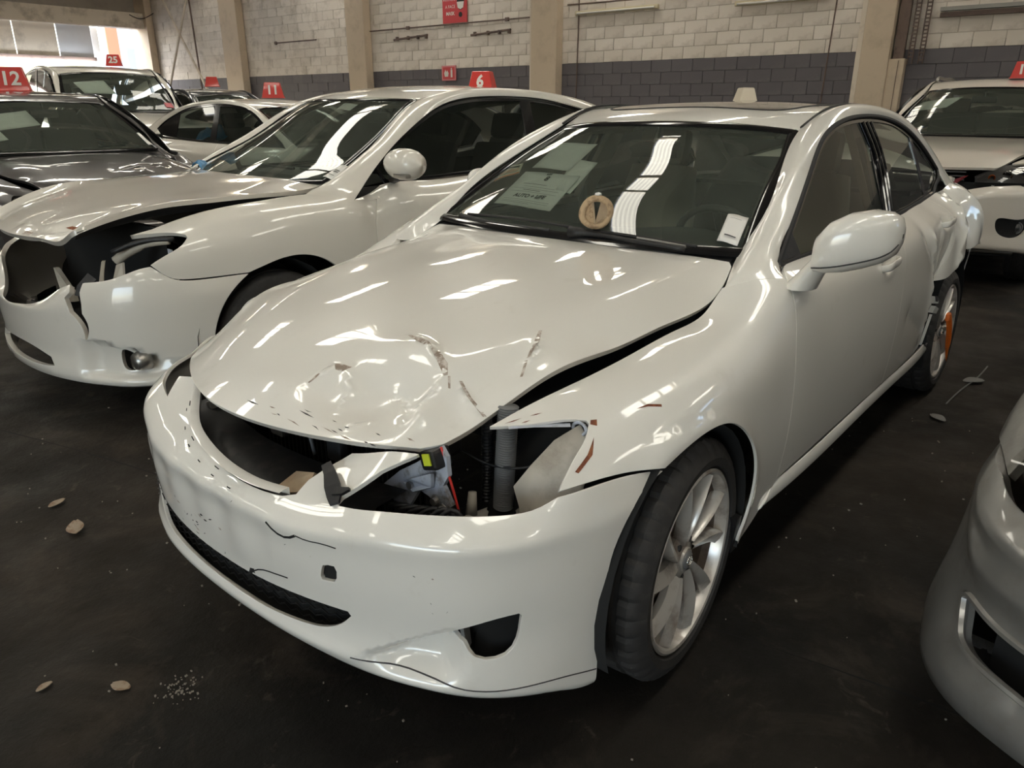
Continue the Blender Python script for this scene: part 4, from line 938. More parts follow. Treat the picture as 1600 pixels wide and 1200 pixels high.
# front bumper ---------------------------------------------------------------------------------------------
LOWG = [(.776, -.20, .362), (.787, -.10, .372), (.789, .041, .376), (.787, .144, .382), (.780, .283, .396), (.767, .382, .403), (.752, .458, .408)]
LOWG2 = [(.750, .466, .398), (.757, .430, .362), (.771, .378, .339), (.781, .321, .330), (.793, .200, .320), (.796, .069, .318), (.793, -.052, .322), (.785, -.14, .332), (.776, -.20, .345)]
def sym_low():
    L = [(.75, -.466, .398), (.757, -.43, .362), (.771, -.35, .339), (.785, -.2, .325), (.793, -.05, .320), (.796, .069, .318), (.793, .2, .320), (.781, .321, .330), (.771, .378, .339), (.757, .43, .362), (.75, .466, .398)]
    U = [(.752, .458, .408), (.767, .382, .403), (.78, .283, .396), (.787, .144, .385), (.79, 0, .380), (.787, -.144, .383), (.78, -.283, .394), (.767, -.382, .402), (.752, -.458, .408)]
    return BUMPP.loop(L, U)
FOG = [(.683, .641, .398), (.637, .710, .430), (.594, .749, .444), (.566, .769, .447)]
FOG2 = [(.560, .772, .440), (.561, .770, .420), (.565, .765, .379), (.580, .757, .352), (.604, .739, .341), (.628, .717, .344), (.643, .700, .360), (.650, .690, .378)]
FOG3 = [(.650, .690, .378), (.667, .666, .388), (.683, .641, .398)]
fog_l = BUMPP.loop(FOG, FOG2, ('line', FOG3)); fog_r = BUMPP.loop(mirror_pts(FOG), mirror_pts(FOG2), ('line', mirror_pts(FOG3)))
tow = BUMPP.loop(('closed', [(.770, .405, .506), (.766, .424, .513), (.763, .440, .513), (.761, .443, .495), (.762, .438, .476), (.767, .412, .468), (.770, .396, .468), (.771, .398, .486)]))
ARCH_B = [(.172, .857, .640), (.235, .858, .632), (.293, .858, .605), (.335, .856, .560), (.356, .854, .525), (.376, .849, .44), (.381, .845, .372), (.382, .842, .29), (.381, .840, .18)]
bl = BUMPP.loop([(.466, .785, .671), (.330, .829, .671), (.172, .857, .640)], ARCH_B, ('uv', BUMPP.near([(.375, .838, .176), (.52, .79, .205), (.60, .71, .23), (.69, .5, .25), (.74, .2, .258), (.74, -.2, .258), (.69, -.5, .25), (.56, -.70, .23), (.46, -.79, .205), (.26, -.838, .176)])),
    mirror_pts([(.27, .845, .372), (.24, .852, .5), (.18, .858, .605), (.08, .857, .655)]),
    ('line', [(.08, -.857, .655), (.35, -.80, .672)]), ('line', [(.35, -.80, .672), (.56, -.62, .655), (.66, -.42, .640)]), ('line', [(.66, -.42, .640), (.60, -.46, .68), (.585, -.40, .685)]),
    [(.585, -.39, .683), (.66, -.28, .652), (.712, -.189, .627), (.736, -.109, .615), (.756, .014, .603), (.763, .10, .602)], [(.763, .10, .602), (.762, .159, .602), (.749, .249, .606)],
    ('line', [(.749, .249, .606), (.736, .283, .618), (.700, .284, .638), (.672, .297, .652), (.655, .306, .660), (.614, .333, .682)]), ('line', [(.614, .333, .682), (.585, .44, .700), (.570, .498, .713)]),
    ('line', [(.570, .498, .713), (.63, .45, .682), (.705, .402, .642)]), [(.705, .402, .642), (.722, .400, .634), (.722, .415, .630)], [(.722, .415, .630), (.714, .471, .638), (.696, .529, .647), (.634, .645, .653), (.567, .718, .652), (.505, .765, .656), (.466, .785, .671)])
panel('front_bumper', BUMPP, bl, PAINT, car, holes=[sym_low(), fog_l, fog_r, tow], h=.013, hb=.010, depth=.009)
# seam of the lip, cracks, ledge with clip slots
strip('lip_seam', BUMPP, BUMPP.line([(.757, .465, .300), (.707, .609, .290), (.624, .730, .268), (.552, .782, .262), (.45, .822, .245), (.384, .841, .228)]), .0035, .0012, SCUFF, car, .0002)
for pts, w in (([(.788, .243, .557), (.788, .273, .542), (.785, .304, .540), (.779, .337, .556)], .006), ([(.779, .337, .556), (.775, .371, .555), (.768, .41, .560), (.760, .448, .560)], .0028),
               ([(.787, .144, .383), (.787, .165, .400), (.787, .19, .413), (.785, .235, .424), (.781, .292, .432)], .0035), ([(.787, .144, .383), (.7875, .150, .395), (.787, .165, .398)], .012)):
    strip('crack', BUMPP, BUMPP.line(pts), w, .0012, CAVITY, car, .0002)
for k in range(30):
    y0 = rng.gauss(-.12, .07); z0 = rng.gauss(.425, .03); L = rng.uniform(.004, .022); dz = rng.uniform(-.008, .008); w = rng.uniform(.0008, .003)
    if rng.random() < .35: y0 = rng.uniform(.05, .8); z0 = rng.uniform(.45, .56); L *= .4; w *= .6
    decal('scuff', BUMPP, [(.787, y0, z0), (.787, y0 + L * .5, z0 + dz * .5 + w), (.787, y0 + L, z0 + dz), (.787, y0 + L * .5, z0 + dz * .5 - w)], rng.choice([SCUFF, SCUFF, PRIMER]), car)
GL = [(.585, -.39, .683), (.66, -.28, .652), (.712, -.189, .627), (.736, -.109, .615), (.756, .014, .603), (.763, .10, .602), (.762, .159, .602), (.749, .249, .606)]
gl = Curve([(x + .004, y, z - .004) for x, y, z in GL]); gi = Curve([(x - .022, y + .0, z + .002) for x, y, z in GL])
a, b = gl.sample(30), gi.sample(30); st = MB(); st.grid(np.array([a + [0, 0, .012], a * .5 + b * .5 + [0, 0, .013], b + [0, 0, .010], b + [0, 0, -.008]]).transpose(1, 0, 2)); st.build('grille_ledge', PAINT, car, 40)
for k in range(6):
    t = .16 + k * .12; p = gl([t])[0]; q = gl([t + .03])[0]; o = np.array([.017, 0, -.012])
    MB().tube([p + o, p * .4 + q * .6 + o], .0014, 5).build('clip_slot', CAVITY, car)
    if k % 2 == 0: MB().tube([p + o * .3 + [0, 0, .009], q + o * .3 + [0, 0, .009]], .0013, 5).build('clip_slot', CAVITY, car)
# lower grille mesh, and near-black sheets standing for the shade inside the openings
lg = MB(); G = []
for y in np.linspace(-.50, .50, 24): G.append([(.752 - .30 * abs(y) ** 2.2, y, z) for z in np.linspace(.27, .45, 6)])
G = np.array(G); lg.grid(G); lg.build('lower_grille_backing', CAVITY, car)
lm_ = MB()
for i, z in enumerate(np.linspace(.312, .412, 7)):
    ys = np.linspace(-.48, .48, 49); lm_.tube([(.764 - .30 * abs(y) ** 2.2, y, z + (.005 if k % 2 else -.005)) for k, y in enumerate(ys)], .0022, 4)
tag(lm_.build('lower_grille_mesh', BLACK, car), kind='stuff')
for s in (1, -1):
    f = (lambda L: L) if s == 1 else mirror_pts
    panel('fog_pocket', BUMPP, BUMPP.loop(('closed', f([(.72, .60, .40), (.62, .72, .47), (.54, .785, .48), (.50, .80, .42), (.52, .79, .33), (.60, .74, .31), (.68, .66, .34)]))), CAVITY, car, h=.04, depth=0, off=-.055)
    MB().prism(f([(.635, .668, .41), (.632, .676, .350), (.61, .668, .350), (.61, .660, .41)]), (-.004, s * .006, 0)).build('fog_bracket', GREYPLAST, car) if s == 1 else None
panel('headlamp_void', BUMPP, BUMPP.loop(('closed', [(.74, .42, .60), (.66, .62, .60), (.54, .75, .60), (.44, .80, .62), (.50, .78, .50), (.62, .68, .48), (.74, .45, .50)])), CAVITY, car, h=.05, depth=0, off=-.05)  # black sheet in place of the shade below the lamp opening
panel('tow_eye_socket', BUMPP, BUMPP.loop(('closed', [(.77, .38, .53), (.76, .46, .53), (.76, .46, .455), (.77, .37, .455)])), CAVITY, car, h=.03, depth=0, off=-.012)  # black sheet just behind the tow hole, its shade put into the colour
# black torn bracket between bonnet and bumper
br = MB(); br.grid(ribbon([(.672, .318, .672), (.684, .345, .664), (.700, .372, .650), (.712, .392, .636), (.722, .405, .628)], (.5, .2, .8), [.022, .026, .034, .03, .02])); br.grid(ribbon([(.706, .385, .645), (.698, .405, .648), (.690, .418, .654)], (.5, .2, .8), [.02, .016, .006]))
o = br.build('torn_headlamp_bracket', BLACK, car); md = o.modifiers.new('thick', 'SOLIDIFY'); md.thickness = .008; md.offset = 1

# engine bay --------------------------------------------------------------------------------------------------
bay = MB(); bay.span((-.45, -.62, .25), (-.41, .62, .90)); bay.build('firewall', CAVITY, car)
MB().span((.30, -.60, .27), (.52, .60, .30)).build('undertray', CAVITY, car)
for s in (1, -1): MB().span((-.42, s * .44, .28), (.25, s * .46, .76)).build('inner_wing', CAVITY, car)
MB().span((.36, -.36, .30), (.40, .36, .66), .01).build('radiator', BLACK, car)
ra = MB()
for y in np.linspace(-.34, .34, 35): ra.box((.405, y, .48), (.01, .004, .32))
tag(ra.build('radiator_fins', DARKGREY, car), kind='stuff')
MB().span((.395, -.46, .645), (.47, .46, .685), .012).build('radiator_support', BLACK, car)
G = []
for y in np.linspace(-.42, .40, 21): G.append([(.665 - .28 * abs(y) ** 2 + dx, y, z + .10 * max(0, -y - .12)) for dx, z in ((-.10, .46), (0, .47), (.035, .50), (.03, .545), (-.01, .572), (-.10, .578))])
MB().grid(np.array(G)).build('bumper_absorber', BLACK, car, 40)
MB().prism([(.70, .155, .578), (.715, .215, .588), (.70, .27, .604), (.66, .25, .628), (.655, .17, .604)], (-.02, 0, -.02)).build('torn_foam_piece', CARDB, car)
cp = MB(); cp.lathe([(.0, -.04), (.045, -.04), (.045, .03), (.0, .03)], 24, 'z', (.53, -.30, .56)); cp.build('cleaner_canister', DARKGREY, car, 40)
MB().box((.56, -.36, .59), (.03, .025, .06), Matrix.Rotation(.4, 3, 'X'), .008).build('white_connector', WHITE, car)
for y, z in ((-.18, .60), (.08, .60)):
    MB().box((.47, y, z), (.03, .06, .13), None, .008).build('latch_bracket', GREYPLAST if y < 0 else DARKGREY, car)
MB().tube([(.50, .02, .645), (.515, .03, .60), (.52, .05, .56)], .005, 8).build('vent_tube', GREYPLAST, car, True)
# what shows through the missing headlamp
hs = MB(); P = Curve([(.352, .560, .775), (.358, .560, .70), (.360, .556, .62), (.362, .552, .52)]).sample(91); hs.tube(P, [.021 + .0035 * (k % 2) for k in range(91)], 14); hs.build('ribbed_washer_hose', GREYPLAST, car, 60)
h2 = MB(); P = Curve([(.33, .478, .75), (.335, .480, .66), (.33, .476, .58), (.34, .480, .50)]).sample(61); h2.tube(P, [.012 + .003 * (k % 2) for k in range(61)], 10); h2.build('ribbed_wiring_conduit', BLACK, car, 60)
h3 = MB(); h3.tube(Curve([(.36, .66, .66), (.375, .645, .60), (.38, .65, .52)]).sample(12), .011, 8); h3.build('black_hose', BLACK, car, True)
rg = MB(); rg.tube([(.385 + .055 * math.cos(t), .552 + .062 * math.sin(t), .500 + .02 * math.sin(t)) for t in np.linspace(0, 2 * math.pi, 28, endpoint=False)], .014, 8, True); rg.tube([(.41, .495, .50), (.40, .490, .555)], [.014, .010], 8); rg.tube([(.36, .61, .50), (.352, .622, .60)], [.016, .010], 8); rg.build('tan_casting', INNER, car, True)
MB().lathe([(.0, -.02), (.02, -.02), (.02, .02), (.0, .02)], 16, 'x', (.445, .505, .49)).build('hose_fitting', INNER, car, 40)
ap = MB(); ap.grid(np.array([[(.245, .735, .745), (.285, .712, .752), (.34, .68, .722), (.39, .655, .672), (.43, .64, .632)], [(.28, .745, .715), (.31, .735, .70), (.35, .705, .67), (.395, .675, .63), (.43, .655, .59)], [(.34, .765, .66), (.36, .755, .63), (.385, .725, .60), (.41, .69, .58), (.43, .665, .55)], [(.40, .775, .56), (.40, .77, .55), (.41, .74, .54), (.42, .70, .53), (.43, .68, .51)]]))
o = ap.build('inner_fender_apron', INNER, car, True); md = o.modifiers.new('thick', 'SOLIDIFY'); md.thickness = .003
ey = MB(); ey.tube([(.292, .712 + .017 * math.cos(t), .742 + .014 * math.sin(t)) for t in np.linspace(0, 2 * math.pi, 20, endpoint=False)], .004, 6, True); ey.build('mount_eyelet', INNER_BLUE, car, True)
MB().lathe([(0, -.004), (.013, -.004), (.013, 0), (0, 0)], 16, 'x', (.288, .712, .742)).build('mount_hole', CAVITY, car)
rl = MB(); rl.grid(ribbon([(.40, .60, .752), (.36, .64, .754), (.31, .70, .753)], (0, 0, 1), [.03, .03, .02])); rl.build('fender_flange', INNER_BLUE, car)
bk = MB(); bk.prism([(.52, .313, .563), (.52, .378, .621), (.52, .438, .661), (.52, .512, .720), (.52, .529, .700), (.52, .533, .656), (.52, .516, .627), (.52, .541, .586), (.52, .517, .569), (.52, .470, .587), (.52, .440, .593), (.52, .404, .539), (.52, .358, .506), (.52, .356, .530)], (-.012, 0, 0)).build('crushed_lamp_bracket', INNER_BLUE, car)
MB().prism([(.525, .39, .60), (.545, .44, .63), (.54, .50, .66), (.53, .49, .62), (.54, .44, .595)], (-.01, .0, -.004)).build('bent_bracket_flap', INNER_BLUE, car)
for y, z in ((.425, .605), (.500, .590), (.52, .575)):
    MB().lathe([(0, .012), (.009, .012), (.009, .004), (.014, .004), (.014, 0), (0, 0)], 12, 'x', (.526, y, z)).build('bracket_bolt', STEEL, car)
MB().box((.52, .497, .690), (.05, .05, .045), Matrix.Rotation(.3, 3, 'X'), .008).build('relay_box', BLACK, car)
MB().box((.547, .497, .694), (.003, .022, .026), Matrix.Rotation(.3, 3, 'X')).build('relay_label', YELLOW, car)
MB().tube(Curve([(.52, .515, .72), (.515, .525, .67), (.512, .54, .62), (.51, .552, .575)]).sample(10), .003, 7).build('red_wire', REDWIRE, car, True)
MB().tube(Curve([(.40, .46, .655), (.39, .50, .638), (.38, .56, .634), (.36, .63, .65), (.34, .69, .69)]).sample(20), .003, 6).build('black_cable', BLACK, car, True)
wr = MB()
for k in range(7):
    y = .34 + .028 * k; wr.tube(Curve([(.55, y, .52 + .01 * (k % 3)), (.56, y + .02, .55), (.54, y + .05, .545 + .008 * k), (.52, y + .09, .53)]).sample(10), .006, 6)
wr.build('wiring_loom', BLACK, car, True)
# cabin and underbody --------------------------------------------------------------------------------------------
MB().span((-3.60, -.66, .21), (-.42, .66, .26)).build('floor_pan', CAVITY, car)
for s in (1, -1):
    lin = MB(); G = [[(x, s * (y - .075), z) for z, y in ((.28, .85), (.6, .87), (.85, .84), (.945, .80))] for x in np.linspace(-.60, -2.30, 8)]; lin.grid(np.array(G)); lin.build('door_lining', DARKGREY, car, True)
for s in (1, -1):
    for (ax, az, ar) in ((ARCH_F[0], ARCH_F[1], .352), (-2.74, .335, .37)):
        G = []
        for t in np.linspace(-.35, math.pi + .35, 22): G.append([(ax + ar * math.cos(t), s * y, az + ar * math.sin(t)) for y in (.50, .62, .80, .868)])
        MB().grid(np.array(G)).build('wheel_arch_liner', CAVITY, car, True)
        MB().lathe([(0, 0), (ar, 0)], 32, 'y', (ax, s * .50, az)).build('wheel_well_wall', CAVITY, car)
MB().prism([(-.255, .872, .33), (-.262, .80, .33), (-.285, .80, .205), (-.278, .855, .205)], (-.03, 0, 0)).build('mud_flap', BLACK, car)
# dashboard
G = []
for y in np.linspace(-.66, .66, 15):
    h = .02 * math.exp(-((y - .34) / .2) ** 2); G.append([(-.60, y, .952), (-.75, y, .968 + h), (-.92, y, .972 + h * 1.6), (-1.02, y, .95 + h * 1.5), (-1.05, y, .88), (-1.04, y, .70), (-.98, y, .52)])
MB().grid(np.array(G)).build('dashboard', DASH, car, 40)
sw = MB(); C0 = Vector((-1.13, .36, .90)); ax_ = Vector((-.86, 0, .5)).normalized(); s1 = Vector((0, 1, 0)); s2 = ax_.cross(s1)
sw.tube([C0 + (s1 * math.cos(t) + s2 * math.sin(t)) * .185 for t in np.linspace(0, 2 * math.pi, 36, endpoint=False)], .014, 8, True)
for t in (0, math.pi, -math.pi / 2): sw.tube([C0 + (s1 * math.cos(t) + s2 * math.sin(t)) * r_ for r_ in (.05, .18)], .016, 6)
sw.build('steering_wheel', DARKGREY, car, True); MB().lathe([(0, .02), (.05, .018), (.065, 0), (.05, -.02), (.04, -.1)], 20, 'x', tuple(C0)).build('airbag_boss', DARKGREY, car, True)
def seat(x, y, w, nm, m, head=True, tilt=.32):
    b = MB(); b.box((x, y, .50), (.52, w, .16), Matrix.Rotation(-.12, 3, 'Y'), .05)
    G = []
    for t in np.linspace(0, 1, 9):
        ww = w * (1 - .28 * t ** 2) * (.96 if t < .02 else 1); cx = x - .22 - tilt * .62 * t; z = .50 + .62 * t
        th = .07 * (1 - .35 * t)
        G.append([(cx + th * math.cos(a) - .02 * (abs(math.sin(a)) > .8), y + ww / 2 * np.sign(math.sin(a)) * abs(math.sin(a)) ** .6, z + .02 * math.cos(a)) for a in np.linspace(0, 2 * math.pi, 16, endpoint=False)])
    b.grid(np.array(G), True); b.add(G[-1], [tuple(range(16))]); b.build(nm, m, car, 50)
    if head:
        h = MB(); h.box((x - .22 - tilt * .68, y, 1.215), (.09, .26, .18), Matrix.Rotation(-.25, 3, 'Y'), .04); h.tube([(x - .42, y - .06, 1.09), (x - .43, y - .06, 1.16)], .006, 6); h.tube([(x - .42, y + .06, 1.09), (x - .43, y + .06, 1.16)], .006, 6); h.build('headrest', m, car, 50)
seat(-1.50, .36, .50, 'front_seat', SEAT); seat(-1.50, -.36, .50, 'front_seat', SEAT); seat(-2.42, 0, 1.24, 'rear_seat', SEATDARK, False, .38)
G = [[(x, y, TOPz - .035 - .03 * (y / .5) ** 2) for y in np.linspace(-.5, .5, 9)] for x, TOPz in ((-1.34, 1.35), (-1.55, 1.395), (-1.9, 1.415), (-2.3, 1.405), (-2.6, 1.36))]
MB().grid(np.array(G)).build('headlining', LINING, car, True)
rm = MB(); rm.box((-1.20, .0, 1.245), (.035, .22, .065), Matrix.Rotation(.2, 3, 'Y'), .014); rm.tube([(-1.20, 0, 1.27), (-1.235, 0, 1.325)], .009, 8); rm.build('rear_view_mirror', DARKGREY, car, 40)
for s in (1, -1):
    pl = MB(); pl.prism([(-1.68, s * .735, .97), (-1.82, s * .735, .97), (-1.88, s * .56, 1.34), (-1.76, s * .56, 1.34)], (0, -s * .03, 0)).build('pillar_lining', SEAT, car)
    MB().tube([(-1.78, s * .59, 1.28), (-1.72, s * .69, 1.05), (-1.70, s * .70, .6)], .02, 4).build('seat_belt', GREYPLAST, car)
    MB().prism([(-1.42, s * .46, 1.355), (-1.42, s * .15, 1.37), (-1.28, s * .15, 1.315), (-1.30, s * .44, 1.30)], (0, 0, -.012)).build('sun_visor', LINING, car)
MB().span((-3.30, -.60, .98), (-2.75, .60, 1.0)).build('parcel_shelf', SEATDARK, car)
# mirrors -----------------------------------------------------------------------------------------------------------
def door_mirror(s):
    G = []
    SEC = ((.882, -.572, 1.018, .034, .028), (.890, -.577, 1.028, .064, .052), (.915, -.586, 1.044, .080, .070), (.955, -.600, 1.058, .085, .079), (1.0, -.618, 1.069, .083, .077), (1.040, -.636, 1.075, .074, .066), (1.062, -.646, 1.078, .056, .050), (1.071, -.652, 1.079, .030, .027), (1.073, -.654, 1.079, .006, .006))
    for y, cx, cz, rx, rz in SEC:
        G.append([(cx + rx * np.sign(math.cos(a)) * abs(math.cos(a)) ** .72, s * y, cz + rz * np.sign(math.sin(a)) * abs(math.sin(a)) ** .68) for a in np.linspace(0, 2 * math.pi, 28, endpoint=False)])
    sp = [(cx + rx * math.cos(-.62) ** .72 + .0006, s * y, cz - rz * math.sin(.62) ** .68) for y, cx, cz, rx, rz in SEC[1:-1]]
    MB().tube(Curve(sp).sample(24), .0022, 5).build('mirror_seam', DARKGREY, car, True)
    m = MB(); m.grid(np.array(G), True); m.add(G[0], [tuple(range(28))]); o = m.build('mirror_housing', PAINT, car, True)
    f = MB()
    G = [[(cx + rx * math.cos(a), s * y + ry * math.sin(a) * s, z) for a in np.linspace(0, 2 * math.pi, 16, endpoint=False)] for z, cx, y, rx, ry in ((.915, -.62, .835, .060, .045), (.955, -.605, .862, .050, .036), (1.0, -.583, .895, .042, .030), (1.02, -.580, .905, .038, .026))]
    f.grid(np.array(G), True).build('mirror_foot', PAINT, car, True)
    g = MB(); g.add([(-.680 + .0 * k, s * (.965 + .062 * math.cos(t)), 1.055 + .058 * math.sin(t)) for k, t in enumerate(np.linspace(0, 2 * math.pi, 20, endpoint=False))], [tuple(range(20))]); g.build('mirror_glass', CHROME, car)
door_mirror(1)
G = []
for t in np.linspace(-1, 1, 11):
    k = math.sqrt(max(0, 1 - abs(t) ** 2.4)); G.append([(-1.165 + .075 * t, -.905 - .03 * k * math.cos(a), 1.083 + .05 * k * math.sin(a)) for a in np.linspace(0, 2 * math.pi, 20, endpoint=False)])
MB().grid(np.array(G), True).build('folded_mirror_housing', PAINT, car, True); MB().tube([(-1.10, -.905, 1.05), (-1.06, -.85, 1.0), (-1.02, -.82, .985)], [.022, .02, .02], 8).build('mirror_foot', BLACK, car, True)
MB().box((-1.165, -.873, 1.085), (.11, .006, .06), None, .002).build('mirror_glass', GLASS_DARK if False else CHROME, car)
# handles
def handle(x0, x1, z, y, nm, dz=.012):
    P = Curve([(x0, y - .018, z), (x0 - .02, y + .008, z + .002), ((x0 + x1) / 2, y + .016, z + dz * .6), (x1 + .02, y + .010, z + dz), (x1, y - .014, z + dz)]).sample(16)
    G = []
    for k, p in enumerate(P):
        w = .010 + .006 * math.sin(math.pi * k / 15); G.append([(p[0], p[1] + .006 * math.cos(a), p[2] + w * math.sin(a)) for a in np.linspace(0, 2 * math.pi, 12, endpoint=False)])
    m = MB(); m.grid(np.array(G), True); m.add(G[0], [tuple(range(12))]); m.add(G[-1], [tuple(range(12))]); m.build(nm, PAINT, car, True)
handle(-1.315, -1.505, .862, .878, 'door_handle'); handle(-2.26, -2.43, .910, .868, 'door_handle')
# wipers and cowl
G = []
for y in np.linspace(-.62, .62, 25):
    c = (y / .62) ** 2; G.append([(-.535 - .04 * c, y, .945 + .006 * (1 - c)), (-.575 - .05 * c, y, .965), (-.60 - .055 * c, y, .975)])
MB().grid(np.array(G)).build('cowl_panel', BLACK, car)
w1 = MB(); w1.tube(Curve([(-.645, -.53, .998), (-.615, -.38, .990), (-.60, -.22, .990), (-.592, -.05, .992)]).sample(14), [.012] * 5 + [.008] * 9, 8); w1.build('wiper_arm', BLACK, car, True)
w2 = MB(); w2.tube(Curve([(-.655, -.50, 1.005), (-.64, -.2, 1.010), (-.62, .08, 1.004)]).sample(14), .006, 6); w2.build('wiper_blade', RUBBER, car, True)
w3 = MB(); w3.tube(Curve([(-.575, .05, .998), (-.582, .10, 1.000), (-.59, .28, .992), (-.60, .47, .985)]).sample(14), [.022, .018, .013, .011] + [.009] * 10, 8); w3.build('wiper_arm', BLACK, car, True)
w4 = MB(); w4.tube(Curve([(-.60, .13, 1.008), (-.62, .32, 1.000), (-.625, .50, .992)]).sample(14), .006, 6); w4.build('wiper_blade', RUBBER, car, True)
MB().tube([(-.60, .30, 1.002), (-.606, .36, .999), (-.61, .47, .992)], .004, 6).build('wiper_rod', STEEL, car)
# wheels
make_wheel(car, 'front_wheel', 0, .757, .318, .074, spin=.35)
make_wheel(car, 'rear_wheel', -2.73, .765, .318, 0, spin=.9, camber=.02)
for x in (0, -2.73):
    w = bpy.data.objects.new('front_wheel' if x == 0 else 'rear_wheel', None); link(w, car); w.location = (x, -.757, .318); w.rotation_euler = (0, 0, math.pi)
    tyre_mesh(.318, .225, .236, 60).build('tyre', TYRE, w, 50); MB().lathe([(0, .05), (.236, .09), (.24, .105)], 40).build('rim', ALLOY, w, 40)
# orange strap on the rear wheel
tie = empty('cable_tie', (-2.70, .872, .40), 0, 'orange plastic strap looped through the rear wheel of the front sedan', 'strap')
MB().tube(Curve([(-.02, .012, .02), (-.06, .02, -.05), (-.10, .022, -.13), (-.13, .020, -.21), (-.17, .02, -.27)]).sample(14), [.011] * 9 + [.008, .007, .006, .004, .002], 6).build('strap', ORANGE, tie, True)
MB().tube(Curve([(.01, .012, .0), (-.02, .02, -.06), (-.055, .02, -.12), (-.11, .018, -.19)]).sample(12), .006, 6).build('strap_tail', ORANGE, tie, True)
MB().box((0, .014, .005), (.03, .02, .035), None, .005).build('strap_head', ORANGE, tie)
# ================================================================ the other cars
def interp_warp(xs, ys, zs, piv=0.0):
    (xa, xb), (ya, yb), (za, zb) = xs, ys, zs
    def f(L):
        L = np.atleast_2d(np.array(L, float)); o = L.copy()
        o[:, 0] = np.interp(L[:, 0], xa, xb); o[:, 1] = L[:, 1] * np.interp(L[:, 2], ya, yb); o[:, 2] = np.interp(L[:, 2], za, zb); return o
    return f

def car_nets(W, over=None):
    over = over or {}
    def g(G): G = np.array(G, float); return W(G.reshape(-1, 3)).reshape(G.shape)
    n = {'hood': g(hood_net(HOOD_ROWS)), 'side': g(SIDEG), 'gs': g(GSP.G), 'rail': g(RAILP.G), 'top': g(TOPP.G), 'bump': g(bump_net_sym())}
    n.update(over); return n
def bump_net_sym():
    G = np.array(bump_net()); k = len(BUMP_Y)
    return [list(map(tuple, r)) for r in G[:k]] + [[(x, -y, z) for x, y, z in r] for r in G[:k - 1][::-1]]

HL_LOW = [(.466, .785, .671), (.505, .765, .658), (.567, .718, .652), (.634, .645, .653), (.696, .529, .647), (.722, .415, .630)]
HL_UP = [(.285, .730, .757), (.32, .69, .758), (.40, .62, .750), (.50, .545, .730), (.58, .47, .705), (.63, .40, .680)]

